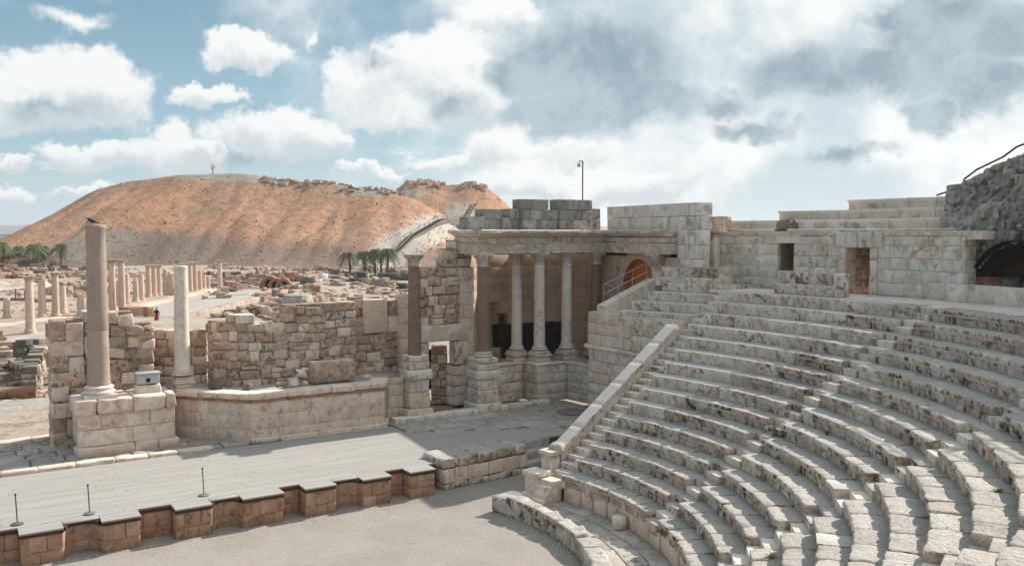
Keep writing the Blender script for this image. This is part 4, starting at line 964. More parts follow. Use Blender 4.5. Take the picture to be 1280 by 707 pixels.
# ------------------------------------------------------------------ red column with its pedestal, doorway, stepped remnant
R3 = (10.3, 13.25, 0); rc = tag(empty('red_column', R3), 'dark red granite column with capital left of the doorway', 'column')
moulded_pedestal(rc, R3, 10.32, 13.3, -.03, 2.85, 1.05, M['pale'], 12, .025); shaft('shaft', rc, R3, 10.3, 13.25, 2.82, 6.84, .30, .27, M['granite_red'], 7)
capital('capital', rc, R3, 10.3, 13.25, 6.84, 7.36, .27, M['entab'])
DW = (12.3, 14.6, 0); dw = tag(empty('doorway_wall', DW), 'stepped masonry remnant with a lintelled doorway beside the columned front', 'wall')
masonry(dw, DW, (10.75, 14.4), (11.62, 14.4), 0, [.55, .55, .5, .55, .5, .5, .6, .6], 4.2, .8, (.4, .9), M['pale'], 801, wild=.4, rb=.02, amp=.01, core='core')
masonry(dw, DW, (10.2, 14.5), (11.2, 14.45), 2.0, [.75, .7, .7, .7, .6], 5.2, .7, (.9, 1.2), M['podium'], 802, rb=.015, amp=.008, core='core')
masonry(dw, DW, (12.95, 14.4), (13.72, 14.4), 0, [.5, .5, .5, .5], 2.05, .9, (.8, 1), M['pale'], 803, wild=.4, rb=.03, amp=.012, core='core')
masonry(dw, DW, (12.97, 14.38), (13.72, 14.38), 2.03, [1.12], 9, .6, (1, 1), M['seat_new'], 804, rb=.01, amp=.004, core=None, name='white_jamb')
masonry(dw, DW, (11.2, 14.36), (13.74, 14.36), 3.18, [.8], 9, .7, (3, 3), M['pale'], 805, rb=.02, amp=.012, core=None, name='lintel', seg=(6, 1, 2))
masonry(dw, DW, (12.3, 15.6), (13.0, 15.2), 0, [.4]*7, 3.0, .6, (.35, .6), omix, 806, wild=1.0, rb=.05, amp=.02, core='core')
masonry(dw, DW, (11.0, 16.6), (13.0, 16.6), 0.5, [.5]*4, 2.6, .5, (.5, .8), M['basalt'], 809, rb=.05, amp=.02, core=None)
def rtop(s): x = 11.15+s; return 6.3 if x < 11.7 else (6.85 if x < 12.3 else (7.45 if x < 13.0 else 7.95))
masonry(dw, DW, (11.15, 14.5), (13.95, 14.5), 4.02, [.46, .44, .46, .42, .45, .44, .42, .46, .4], rtop, .9, (.35, .8), lambda s, z, r_: M['ochre'] if r_.random() < .6 else M['attic'] if r_.random() < .0 else M['podium'], 807, wild=1.0, rb=.035, amp=.025, jit=.06, gap=.014, seg=(3, 1, 2))
masonry(dw, DW, (13.3, 14.42), (14.05, 14.42), 0, [.6, .62, .6, .6, .62, .6, .6, .62, .6, .6, .6], 7.3, .7, (.8, .8), M['podium'], 808, rb=.015, amp=.006, jit=.01, core='core')
# red column 4
R4 = (13.73, 13.0, 0); r4 = tag(empty('red_column', R4), 'dark red granite column with capital right of the doorway', 'column')
moulded_pedestal(r4, R4, 13.75, 13.05, -.03, 2.5, 1.15, M['pale'], 14, .03); attic_base('column_base', r4, R4, 13.73, 13.0, 2.45, 2.78, .30, M['seat_new'], False)
shaft('shaft', r4, R4, 13.73, 13.0, 2.76, 6.75, .30, .27, M['granite_red'], 8); capital('capital', r4, R4, 13.73, 13.0, 6.75, 7.33, .27, M['entab'])
# ------------------------------------------------------------------ columned front: podium, columns, wall, entablature, attic
CF = (18, 14, 0); cf = tag(empty('columned_front', CF), 'restored columned stage front with entablature, curved niche and crenellated top', 'building')
pdn = empty('podium', (0, 0, 0), cf)
for (p0, p1, sd) in (((14.35, 13.9), (16.85, 14.35), 811), ((16.86, 14.3), (16.86, 13.1), 812), ((16.86, 13.08), (18.66, 13.14), 813), ((18.66, 13.14), (18.95, 11.2), 814)):
    masonry(pdn, CF, p0, p1, -.02, [.42, .52, .46, .42], 9, .55, (.6, 1.2), M['pale'], sd, rb=.02, amp=.008, jit=.01, core='core')
    p0_, p1_ = np.array(p0), np.array(p1); d_ = (p1_-p0_)/np.linalg.norm(p1_-p0_); n_ = np.array((d_[1], -d_[0]))
    masonry(pdn, CF, p0_+n_*.07, p1_+n_*.07, 1.79, [.10], 9, .6, (1, 1.8), M['podium'], sd+20, rb=.03, amp=.015, core=None, name='cap_stone')
b = Batch(); b.prism([(14.4, 14.2), (16.8, 14.6), (17.0, 13.3), (18.7, 13.3), (19.2, 11.3), (24, 12), (24, 16.4), (14.2, 16.4)], .0, 1.8); b.obj('podium_fill', M['flag'], cf, CF)
for k, (x, y_, rr, mt, zb) in enumerate(((16.72, 14.75, .27, 'marble', 1.8), (17.4, 13.72, .28, 'marble', 1.86), (19.15, 13.85, .28, 'marble', 1.8), (20.95, 13.75, .29, 'granite_red', 2.0))):
    cc = empty('column', (0, 0, 0), cf)
    moulded_pedestal(cc, CF, x, y_, zb-.02, zb+.62, .82, M['pale'], 820+k, .012); attic_base('column_base', cc, CF, x, y_, zb+.6, zb+.85, rr, M['pale'], False)
    shaft('shaft', cc, CF, x, y_, zb+.83, 6.72, rr, rr*.88, M[mt], 20+k); capital('capital', cc, CF, x, y_, 6.72, 7.33, rr*.9, M['entab'])
wl = empty('niche_wall', (0, 0, 0), cf)
def nskip(off):
    def f(s0, s1, z0, z1):
        x = off+(s0+s1)/2; return 15.95 < x < 16.78 and 2.5 < (z0+z1)/2 < 4.9
    return f
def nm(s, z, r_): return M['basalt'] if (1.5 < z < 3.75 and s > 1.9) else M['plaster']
nw = [((14.0, 15.2), (15.2, 16.1), 831, 14.0), ((15.2, 16.1), (17.4, 16.6), 832, 15.2), ((17.4, 16.6), (19.8, 16.6), 833, 17.4), ((19.8, 16.6), (21.0, 16.2), 834, 19.8)]
for (p0, p1, sd, off) in nw:
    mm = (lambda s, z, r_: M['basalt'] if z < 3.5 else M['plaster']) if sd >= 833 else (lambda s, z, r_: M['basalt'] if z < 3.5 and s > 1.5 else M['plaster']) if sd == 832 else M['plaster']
    masonry(wl, CF, p0, p1, 1.75, [.62, .56, .62, .6, .62, .6, .6, .6, .6], 9, .5, (1.0, 1.8), mm, sd, rb=.004, amp=.002, jit=.002, gap=.003, skip=nskip(off), core=None)
V0 = np.array((21.7, 13.8)); V1 = np.array((20.88, 6.6)); VD = (V1-V0)/np.linalg.norm(V1-V0); VN = np.array((VD[1], -VD[0])); VL = np.linalg.norm(V1-V0)
def askip(s0, s1, z0, z1):
    sn = min(max(2.9, s0), s1); zn = min(max(5.6, z0), z1); return math.hypot(sn-2.9, zn-5.6) < 1.4 or (z1 <= 5.6 and s1 > 1.5 and s0 < 4.3)
masonry(wl, CF, (21.0, 16.2), (21.9, 15.6), 1.75, [.62, .56, .62, .6, .62, .6, .6, .6, .6], 9, .5, (1.0, 1.8), M['plaster'], 835, rb=.004, amp=.002, jit=.002, gap=.003, core=None)
vs = empty('side_wing', (0, 0, 0), cf)
masonry(vs, CF, V0-VD*2.0, V1, 1.75, [.62, .56, .62, .6, .62, .6, .6, .6, .6], 9, .5, (.5, .9), M['plaster'], 836, rb=.004, amp=.002, jit=.002, gap=.003, skip=lambda a, c, z0, z1: askip(a-2, c-2, z0, z1), core=None)
b = Batch(); b.box((16.4, 17.1, 3.7), (1.2, .2, 2.8)); b.obj('window_recess', M['plaster'], cf, CF)
b = Batch(); b.prism([(14.2, 16.6), (15.2, 17.4), (22.6, 17.4), (22.6, 7), (21.9, 7), (22.2, 15.9), (21, 16.9), (17, 17.25), (15.3, 16.8)], 0, 8.4); b.obj('wall_backing', M['core'], cf, CF)
# arched recess in the wing, its orange-lit interior painted as surface colour
b = Batch(); n = 24
def vp(s_, dep, z): p = V0+VD*s_-VN*dep; return (p[0], p[1], z)
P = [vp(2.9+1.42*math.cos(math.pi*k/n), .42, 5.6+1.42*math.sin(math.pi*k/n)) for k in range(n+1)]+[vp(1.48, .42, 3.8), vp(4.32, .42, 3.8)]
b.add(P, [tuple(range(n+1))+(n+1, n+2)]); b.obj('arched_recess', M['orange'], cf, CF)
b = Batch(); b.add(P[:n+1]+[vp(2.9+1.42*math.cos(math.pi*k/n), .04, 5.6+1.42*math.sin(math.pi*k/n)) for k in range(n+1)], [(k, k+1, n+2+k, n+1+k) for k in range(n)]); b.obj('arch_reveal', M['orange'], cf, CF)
for k in range(13):
    a0 = math.pi*(k+.5)/13; e1 = np.array((VD[0], VD[1], 0)); e2 = np.array((0, 0, 1)); t_ = e1*math.cos(a0+math.pi/2)+e2*math.sin(a0+math.pi/2); r_ = e1*math.cos(a0)+e2*math.sin(a0)
    P, F = stone_geo(.46, .5, .52, np.random.default_rng(k+860), rb=.01, amp=.004); Q = P[:, :1]*t_+P[:, 1:2]*np.array((-VN[0], -VN[1], 0))+P[:, 2:3]*r_
    c = np.array(vp(2.9+1.68*math.cos(a0), .27, 5.6+1.68*math.sin(a0)))-np.array(CF)
    link('voussoir', mkmesh('voussoir', Q, F, M['plaster'], True), cf, tuple(c))
# entablature: profile blocks
prof = [(0, 7.33), (0, 7.5), (-.03, 7.5), (-.03, 7.64), (-.06, 7.64), (-.06, 7.76), (-.12, 7.80), (-.12, 7.84), (.0, 7.86), (.02, 8.10), (-.06, 8.14), (-.16, 8.2), (-.22, 8.24), (-.36, 8.30), (-.38, 8.42), (-.3, 8.46)]
def entab(p0, p1, lr, seed, depth=2.2):
    rng = np.random.default_rng(seed); p0 = np.array(p0, float); p1 = np.array(p1, float); L = np.linalg.norm(p1-p0); d = (p1-p0)/L; n = np.array((d[1], -d[0])); s = 0
    for band, (i0, i1) in enumerate(((0, 8), (8, 10), (10, 16))):
        s = 0.0; pr = prof[i0:i1] if band else prof[0:8]
        while s < L-.02:
            l = rng.uniform(*lr)
            if s+l > L-lr[0]*.6: l = L-s
            nsg = max(2, int(l/.35)); xs = np.linspace(s+.006, s+l-.006, nsg+1); P = []; F = []; dj = rng.uniform(-.012, .012); dz = rng.uniform(-.006, .006); k = len(pr)+2
            for xx in xs:
                er = [rng.normal(0, .012 if band < 2 else .03) for _ in pr]
                pts = [(depth if band < 2 else depth, pr[0][1]+.002)]+[(o_+dj+e_, z_+dz) for (o_, z_), e_ in zip(pr, er)]+[(depth, pr[-1][1]-.002)]
                for (o_, z_) in pts: q = p0+d*xx-n*(o_); P.append((q[0], q[1], z_))
            for a in range(nsg):
                for c in range(k-1): i = a*k+c; F.append((i, i+k, i+k+1, i+1))
                i = a*k+k-1; F.append((i, i+k, a*k+k, a*k))
            F.append(tuple(range(k))); F.append(tuple(range(nsg*k, nsg*k+k))[::-1])
            Pn = np.array(P)-np.array(CF)
            link(('architrave_block', 'frieze_block', 'cornice_block')[band], mkmesh('entablature', Pn, F, M['entab']), cf); s += l
entab((13.3, 12.75), (14.25, 12.75), (2, 3), 841); entab((14.28, 13.35), (21.25, 13.35), (1.3, 2.3), 842, 2.4); entab(V0-VD*.75+VN*.45, V0+VD*6.05+VN*.45, (1.3, 2.3), 844, 1.0); entab((13.3, 14.9), (13.3, 12.78), (3, 3), 843, .9)
# attic
at = empty('attic', (0, 0, 0), cf)
VTOP = 9.68
tops = [(14.6, 9.1), (15.6, 9.48), (16.15, 9.08), (16.7, 9.52), (18.3, 10.0), (19.0, 9.5), (21.1, 10.03), (21.75, 9.6), (21.8, 8.6), (21.85, 8.5)]
def attop(s):
    x = 14.05+s
    for (xe, z) in tops:
        if x < xe: return z
    return 0
segx = 13.7
for k, (xe, zt) in enumerate(tops):
    xe = min(xe, 29.0); n = max(1, round((zt-8.47)/.52)); dy = (.0, .12, .04, .18, -.05, .1, -.02, .12, .1, .0)[k]
    if k < 8: masonry(at, CF, (segx, 14.3+dy), (xe, 14.3+dy), 8.465, [(zt-8.47)/n]*n, 99, .9, (.55, .95), M['attic'], 850+k, rb=.015, amp=.008, jit=.015, gap=.01, core='attic')
    
    segx = xe
masonry(vs, CF, V0, V0+VD*7.55, 8.465, [.6, .61], 99, .8, (1.0, 2.0), M['upper'], 870, rb=.012, amp=.006, jit=.008, core='core')
masonry(vs, CF, V0+VD*6.1+VN*.03, V0+VD*7.6+VN*.03, 4.6, [.62, .62, .64, .66, .62, .69], 8.47, .7, (.7, 1.5), M['upper'], 871, rb=.012, amp=.006, core='core')
masonry(vs, CF, V0+VD*4.4+VN*.22, V0+VD*5.1+VN*.22, 3.0, [.7]*5+[.15], 9, .5, (.8, .8), M['upper'], 873, rb=.012, amp=.005, core=None)
p = V0+VD*4.75+VN*.1; capital('capital', vs, CF, p[0], p[1], 6.65, 7.33, .32, M['entab'])
# security camera mast on the attic
LM = (21.0, 15.0, 9.98); lm_ = tag(empty('camera_mast', LM), 'thin mast with a small curved camera arm on top of the attic', 'mast')
b = Batch(); b.tube([LM, (21.0, 15.0, 12.1)], .035, 8); b.obj('pole', M['steel'], lm_, LM)
b = Batch(); b.tube([(21.0, 15, 12.0), (20.85, 14.95, 12.12), (20.72, 14.9, 12.06), (20.68, 14.9, 11.95)], .03, 6); b.obj('arm', M['steel'], lm_, LM)
b = Batch(); b.lathe([(.02, 12.0-.25), (.1, 11.78), (.11, 11.86), (.08, 11.95), (.02, 11.97)], (20.68, 14.9, 0), 14); b.obj('camera_dome', M['lampgrey'], lm_, LM)
# barrier posts on the stage
for (x, y_, lab) in ((-5.79, 5.95, 'thin leaning barrier post at the left end of the stage'), (-3.93, 5.88, 'thin barrier post on the stage, middle one of three'), (-.64, 5.97, 'thin barrier post on the stage nearest the marble fragment')):
    o = tag(empty('barrier_post', (x, y_, .0)), lab, 'post', 'barrier posts on the stage'); b = Batch(); b.lathe([(.16, .002), (.16, .035), (.1, .055), (.03, .07)], (0, 0, 0), 20); b.obj('foot', M['basalt_grey'], o)
    b = Batch(); b.tube([(0, 0, .05), (-.03, 0, .86)], .017, 8); b.tube([(-.03, 0, .84), (-.03, 0, .9)], .026, 8); b.obj('pole', M['steel'], o)
# bird on the tall column
b = Batch(); b.tube([(-.16, 0, .1), (-.06, 0, .12), (.05, 0, .16), (.11, 0, .22), (.15, 0, .25)], [.015, .055, .065, .04, .035], 10); b.tube([(.14, 0, .25), (.21, 0, .24)], [.02, .004], 6); b.tube([(-.1, 0, .11), (-.28, 0, .06)], [.03, .012], 6); b.tube([(.0, .02, .1), (.0, .02, 0)], .008, 5); b.tube([(.02, -.02, .1), (.02, -.02, 0)], .008, 5)
o = b.obj('bird', M['black'], None, (0, 0, 0), True); o.location = (-2.72, 13.8, 8.6); o.rotation_euler = (0, 0, 2.6); tag(o, 'small black bird perched on top of the tall column', 'bird')

# ------------------------------------------------------------------ far background
FWH = np.array((math.sin(YAW), math.cos(YAW))); RTH = np.array((math.cos(YAW), -math.sin(YAW)))
def loc2w(X, Y): return CAM[:2]+RTH*X+FWH*Y
def unproj(u, v, z):
    a = (u-640)/FPX; b_ = -(v-353.5)/FPX; fw = np.array([math.sin(YAW)*math.cos(PIT), math.cos(YAW)*math.cos(PIT), math.sin(PIT)]); rt = np.array([math.cos(YAW), -math.sin(YAW), 0]); d = fw+a*rt+b_*np.cross(rt, fw)
    return CAM+d*(z-CAM[2])/d[2]
def hill_mat():
    m = bpy.data.materials.new('dry_hill_earth'); m.use_nodes = True; t = NT(m.node_tree); b = t.n['Principled BSDF']; b.inputs['Roughness'].default_value = .97; b.inputs['Specular IOR Level'].default_value = .1
    P = t.new('ShaderNodeTexCoord').outputs['Object']; sp = t.new('ShaderNodeSeparateXYZ'); t.l.new(P, sp.inputs[0]); X, Y, Z = sp.outputs
    a = t.noise(P, .035, 6, .6); f = t.noise(P, .28, 6, .7); g = t.noise(P, 1.1, 5, .7)
    c = t.mix(t.smooth(a, .38, .62), (.47, .25, .155), (.43, .265, .185)); c = t.mix(t.math('MULTIPLY', t.smooth(f, .44, .62), .75), c, (.29, .175, .11)); c = t.mix(t.math('MULTIPLY', t.smooth(g, .5, .64), .4), c, (.52, .33, .21))
    st1 = t.noise(t.vmath('MULTIPLY', P, (1.0, .12, .12)), .35, 6, .65); c = t.mix(t.math('MULTIPLY', t.smooth(st1, .5, .66), .55), c, (.27, .17, .11)); c = t.mix(t.math('MULTIPLY', t.smooth(st1, .42, .32), .4), c, (.54, .345, .22))
    def spot(cx, cz, rx, rz, col, k, c):
        d = t.math('SQRT', t.math('ADD', t.math('POWER', t.math('DIVIDE', t.math('SUBTRACT', X, cx), rx), 2.0), t.math('POWER', t.math('DIVIDE', t.math('SUBTRACT', Z, cz), rz), 2.0)))
        return t.mix(t.math('MULTIPLY', t.smooth(t.math('ADD', d, t.math('MULTIPLY', t.math('SUBTRACT', f, .5), 1.6)), 1.15, .7), k), c, col)
    c = spot(-112, 0.5, 40, 9.0, (.19, .155, .13), .85, c); c = spot(-60, -1.0, 70, 6.5, (.215, .165, .13), .75, c); c = spot(-128, 6, 12, 5, (.27, .235, .20), .7, c)
    c = spot(-88, 30, 42, 3.0, (.36, .325, .28), .8, c); c = spot(-52, 25.5, 14, 3.5, (.36, .325, .28), .85, c)
    c = spot(-37, 2, 7, 7, (.50, .45, .385), .8, c); c = spot(-28, 10, 7.5, 6, (.53, .48, .42), .85, c); c = spot(-22, 16, 6, 6, (.50, .45, .40), .8, c); c = spot(-33, 6, 6, 6, (.44, .40, .35), .8, c)
    t.l.new(c, b.inputs['Base Color']); bp = t.new('ShaderNodeBump'); bp.inputs['Strength'].default_value = .9; bp.inputs['Distance'].default_value = 1.0
    t.l.new(t.math('ADD', f, t.math('MULTIPLY', g, .5)), bp.inputs['Height']); t.l.new(bp.outputs[0], b.inputs['Normal']); return m
M['hill'] = hill_mat()
def sil(pts, Yr): return np.array([((u-640)/FPX*Yr, CAM[2]+(286-v)/FPX*Yr) for u, v in pts]).T
def make_hill(name, pts, Yb, Yr, Yend, x0, x1, seed, res=1.3, gul=()):
    sx, sz = sil(pts, Yr); rng = np.random.default_rng(seed)
    Xs = np.arange(x0, x1, res); Ys = np.concatenate((np.arange(Yb-10, Yr+14, res), np.arange(Yr+14, Yend, 6)))
    gx, gy = np.meshgrid(Xs, Ys, indexing='ij'); Q = np.stack([gx.ravel(), gy.ravel(), 0*gx.ravel()], 1)
    hr = np.interp(Q[:, 0], sx, sz)+1.3
    kern = np.interp(Q[:, 0], sx, sz)
    yb = Yb+4*np.sin(Q[:, 0]*.05)+sines(Q, rng, .05)[:, 0]*3
    t = np.clip((Q[:, 1]-yb)/(Yr-yb), 0, 1); prof = .12*t+.88*(t**1.25)*(1.0)
    prof = np.where(t > .9, np.minimum(prof, .12*.9+.88*.9**1.25+(t-.9)*1.25), prof)
    prof = prof/prof.max()
    wob = sines(Q, rng, .06)*5+sines(Q, rng, .2)*1.5; warp = Q+wob; warp[:, 1] *= .3; n1 = sines(warp, rng, .11, 6)[:, 0]; warp2 = Q+wob*.6; warp2[:, 1] *= .22; n2 = np.abs(sines(warp2, rng, .3, 7)[:, 1])
    bell = np.sin(np.pi*np.clip(t, 0, 1))
    z = -1.3+hr*prof+bell*np.minimum(hr*.08, 2.2)*(n1*.45-n2*.55)+sines(Q, rng, .5)[:, 2]*.22*np.minimum(1, t*4)+sines(Q, rng, 1.3)[:, 0]*.10*np.minimum(1, t*4)
    for (xb, xt, wd, am) in gul: cx = xb+(xt-xb)*t; z += am*np.exp(-((Q[:, 0]+sines(Q, rng, .15)[:, 0]*1.2-cx)/wd)**2)*np.sin(np.pi*np.clip(t, 0, 1))**.7
    z += np.clip((t-.93)/.07, 0, 1)*sines(Q, rng, .35)[:, 0]*.35
    back = np.clip((Q[:, 1]-Yr-8)/(Yend-Yr), 0, 1); z -= back*hr*.35
    Q[:, 2] = z
    nx, ny = len(Xs), len(Ys); F = [(i*ny+j, (i+1)*ny+j, (i+1)*ny+j+1, i*ny+j+1) for i in range(nx-1) for j in range(ny-1)]
    o = link(name, mkmesh(name, Q, F, M['hill'], True), None, (CAM[0], CAM[1], 0), -YAW); tag(o, kind='structure')
    grid = z.reshape(nx, ny)
    def look(X, Y):
        i = int(np.clip((X-x0)/res, 0, nx-1)); j = int(np.argmin(np.abs(Ys-Y))); return grid[i, j]
    return look
hillA = make_hill('hill', [(-60, 330), (-20, 318), (8, 303), (30, 293), (60, 269), (90, 247), (125, 230), (165, 220), (200, 216), (245, 211), (268, 209), (320, 212), (345, 219), (400, 222), (440, 227), (480, 231), (515, 240), (548, 258), (575, 285), (600, 310), (640, 328)], 248, 330, 470, -225, 8, 5, gul=((-150, -113, 5, 2.2), (-112, -108, 5, -1.0), (-92, -92, 1.6, -.9), (-98, -100, 1.3, -.7), (-84, -88, 3, .7), (-70, -62, 1.5, -1.0), (-76, -72, 2, .5), (-80, -78, 1.2, -.6), (-52, -58, 1.5, -.9), (-60, -66, 1.2, -.6), (-45, -50, 3, .9), (-140, -140, 1.6, -.8), (-34, -42, 1.8, -.8), (-160, -150, 1.5, -.7)))
hillB = make_hill('rear_hill', [(380, 300), (430, 262), (470, 238), (500, 229), (506, 220), (525, 218), (545, 222), (560, 226), (590, 224), (612, 230), (628, 242), (645, 262), (668, 288), (700, 310), (760, 330)], 318, 400, 520, -95, 55, 9)
# rocks on the crests
rng = np.random.default_rng(71); bt = Batch()
for k in range(150):
    if k < 80: X, Y = rng.uniform(-95, -40), rng.uniform(326, 333); h0 = hillA(X, Y)
    elif k < 125: X, Y = rng.uniform(-52, -30), rng.uniform(395, 403); h0 = hillB(X, Y)
    else: X, Y = rng.uniform(-22, -12), rng.uniform(396, 402); h0 = hillB(X, Y)
    P, F = stone_geo(rng.uniform(.8, 3), rng.uniform(.8, 2), rng.uniform(.5, 1.4 if k < 80 else 2.2), rng, rb=.2, amp=.15, seg=(1, 1, 1), freq=1.5); p = loc2w(X, Y); bt.add(P, F, (p[0], p[1], h0+.3), rng.uniform(0, 3))
tag(bt.obj('hilltop_rocks', M['ruin'], None, (0, 0, 0)), 'pale rock outcrops scattered along the hill crests', 'rocks', kind='stuff')
# stairway up the cleft between the hills
sw_ = tag(empty('hill_stairway', (*loc2w(-40, 262), 0)), 'long straight stairway climbing the pale cleft of the hill', 'stairway'); SB = np.array((*loc2w(-40, 262), 0))
def hz(X, Y): return max(hillA(X, Y), hillB(X, Y), -1)
pathpts = []
for k in range(61):
    f = k/60; X, Y = -36+20*f, 262+118*f; pathpts.append((X, Y, hz(X, Y)))
zz = np.array([p[2] for p in pathpts]); zz = np.convolve(np.pad(zz, 4, 'edge'), np.ones(9)/9, 'valid'); zz = np.maximum.accumulate(zz)+.5
b = Batch()
for k in range(60):
    p = loc2w(pathpts[k][0], pathpts[k][1]); q = loc2w(pathpts[k+1][0], pathpts[k+1][1]); a = math.atan2(q[1]-p[1], q[0]-p[0]); b.box(((p[0]+q[0])/2, (p[1]+q[1])/2, zz[k]-.9), (2.2, 2.2, 2.0), a)
b.obj('steps', M['basalt_grey'], sw_, SB)
for sd in (-1.1, 1.1):
    b = Batch(); pts = []
    for k in range(0, 61, 3): p = loc2w(pathpts[k][0]+sd, pathpts[k][1]); pts.append((p[0], p[1], zz[min(k, 60)]+1.15)); b.tube([(p[0], p[1], zz[min(k, 60)]-.3), (p[0], p[1], zz[min(k, 60)]+1.2)], .07, 5)
    b.tube(pts, .07, 5); b.obj('handrail', M['steel'], sw_, SB)
# bare tree on the crest
tr0 = loc2w((268-640)/FPX*330, 330); tz = hillA((268-640)/FPX*330, 330); tr = tag(empty('bare_tree', (tr0[0], tr0[1], tz)), 'small bare dead tree on the crest of the hill', 'tree')
b = Batch(); b.tube([(0, 0, -.4), (.1, 0, 1.2), (-.1, .1, 2.3), (.15, 0, 3.4)], [.2, .15, .12, .06], 7); b.obj('trunk', M['bark'], tr)
b = Batch(); rng = np.random.default_rng(4)
for k in range(9):
    z0 = rng.uniform(1.0, 3.0); a = rng.uniform(0, 6.28); l = rng.uniform(.7, 1.5); d = np.array((math.cos(a), math.sin(a), 0)); p0 = np.array((0, 0, z0)); p1 = p0+d*l*.6+(0, 0, l*.4); b.tube([p0, p1, p1+d*l*.1+(0, 0, l*.6)], [.08, .05, .02], 5); b.tube([p1, p1+d*.4+(0, 0, .2)], [.04, .015], 5)
b.obj('crown', M['bark'], tr)
# far plain and low blue hills at the left horizon
P = []; n = 60; rng = np.random.default_rng(6)
for k in range(n+1):
    X = -3800+7600*k/n
    for (Y, z) in ((3300, -1.5), (3700, 48+8*math.sin(k*.9)+4*math.sin(k*2.3)), (4300, 55+8*math.sin(k*.5)), (5200, 0)): q = loc2w(X, Y); P.append((q[0], q[1], z))
F = [(i*4+j, (i+1)*4+j, (i+1)*4+j+1, i*4+j+1) for i in range(n) for j in range(3)]
M['farland'] = flat_mat('far_ridge_earth', (.24, .225, .20), .95, 0, .35, .004)
tag(link('distant_ridge', mkmesh('distant_ridge', P, F, M['farland'], True)), kind='structure')
M['white'] = flat_mat('white_wall', (.72, .73, .74), .7, 0, .05)
for k, (X, Y, w, h, mt, lab) in enumerate(((-395, 700, 26, 6, 'white', 'long low white building on the plain beyond the palms'), (-376, 690, 9, 4.5, 'ruin_red', 'small tan building next to the white one beyond the palms'), (-450, 780, 30, 9, 'white', 'pale flat-roofed building at the left edge of the plain'))):
    q = loc2w(X, Y); o = tag(empty('far_building', (q[0], q[1], -1.2)), lab, 'building')
    b = Batch(); b.box((0, 0, h/2), (w, 10, h)); b.obj('wall', M[mt], o).rotation_euler = (0, 0, -YAW)
    b = Batch(); b.box((0, 0, h+.3), (w+1, 11, .6)); b.obj('roof', M['farland'], o).rotation_euler = (0, 0, -YAW)
    for j in range(4): b = Batch(); b.box((-w*.36+j*w*.24, -5.02, h*.55), (w*.1, .1, h*.3)); b.obj('window', M['black'], o).rotation_euler = (0, 0, -YAW)

# ------------------------------------------------------------------ colonnaded street
st_poly = [(-16, 40), (-2, 48), (6.5, 61), (13, 74), (22, 89), (36, 112), (46, 128), (33, 126), (17, 106.5), (9.5, 88), (3, 76), (-7, 60), (-20, 48)]
b = Batch(); b.prism(st_poly, -1.4, -.82); M['streetpave'] = stone_mat('street_paving', (.46, .425, .39), (.39, .355, .32), (.25, .21, .18), .3, .5, .3, .05, .3, .1, side_only=False)
tag(b.obj('street', M['streetpave'], None, (5, 70, -1)), kind='structure')
def strip(name, p0, p1, w, z0, z1, mat, label, cat, seed, lr=(1.2, 2.4)):
    p0 = np.array(p0, float); p1 = np.array(p1, float); B_ = (p0[0], p0[1], z0); o = tag(empty(name, B_), label, cat); masonry(o, B_, p0, p1, z0, [z1-z0], 99, w, lr, mat, seed, rb=.06, amp=.03, jit=.06, core=None, name='kerb_stone', seg=(1, 1, 1)); return o
strip('stylobate', (5.5, 80.5), (29, 124.5), 2.2, -1.1, -.6, M['street'], 'pale stepped base under the far street columns', 'stylobate', 31, (1.5, 3))
strip('stylobate', (-9, 71), (5, 85.5), 1.8, -1.1, -.62, M['street'], 'pale stepped base under the left street columns', 'stylobate', 32, (1.5, 3))
strip('street_kerb', (12.9, 74.5), (44, 126), .9, -1.1, -.5, M['ruin'], 'broken kerb along the near side of the street', 'kerb', 33)
cols = [(-1.42, 69.9, 5.41, 1), (-2.54, 86.85, 2.43, 0), (.83, 86.87, 4.23, 0), (2.18, 87.12, 5.07, 1), (3.38, 92.22, 3.18, 0), (4.51, 85.64, 2.67, 0), (7.81, 85.83, 6.44, 1), (8.73, 85.25, 6.44, 1), (10.6, 101, 3.2, 0), (12.0, 103.5, 4.0, 0), (13.51, 105.89, 3.05, 0), (14.41, 107.01, 3.86, 0),
        (16.68, 114.67, 4.8, 1), (17.69, 116, 4.75, 1), (18.63, 117.41, 4.69, 1), (20.15, 120.63, 3.83, 0), (21.16, 122.17, 3.13, 0), (22.2, 119.2, 4.7, 1), (23.2, 120.8, 4.75, 1), (24.23, 122.46, 4.82, 1), (25.32, 124.07, 4.88, 1), (26.44, 125.72, 3.39, 0), (27.48, 127.49, 2.51, 0), (28.55, 129.32, 2.28, 0), (28.19, 119.96, 5.2, 1), (5.9, 84.9, 2.6, 0)]
order = sorted(range(len(cols)), key=lambda i: project((cols[i][0], cols[i][1], 0))[0])
ordn = ['first', 'second', 'third', 'fourth', 'fifth', 'sixth', 'seventh', 'eighth', 'ninth', 'tenth', 'eleventh', 'twelfth', 'thirteenth', 'fourteenth', 'fifteenth', 'sixteenth', 'seventeenth', 'eighteenth', 'nineteenth', 'twentieth', 'twenty-first', 'twenty-second', 'twenty-third', 'twenty-fourth', 'twenty-fifth', 'twenty-sixth']
for rk, i in enumerate(order):
    x, y_, h, cp = cols[i]; B_ = (x, y_, -1.05)
    o = tag(empty('street_column', B_), f'{"full" if cp else "broken"} pinkish street column, {ordn[rk]} from the left end of the street', 'column', 'columns along the colonnaded street')
    r_ = .40 if h > 4 else .38
    attic_base('column_base', o, B_, x, y_, -1.05, -.5, r_, M['street']); shaft('shaft', o, B_, x, y_, -.5, -1.0+h-(.55 if cp else 0), r_, r_*.86, M['street'], i, False, .008)
    if cp: capital('capital', o, B_, x, y_, -1.0+h-.55, -1.0+h, r_*.82, M['street'])
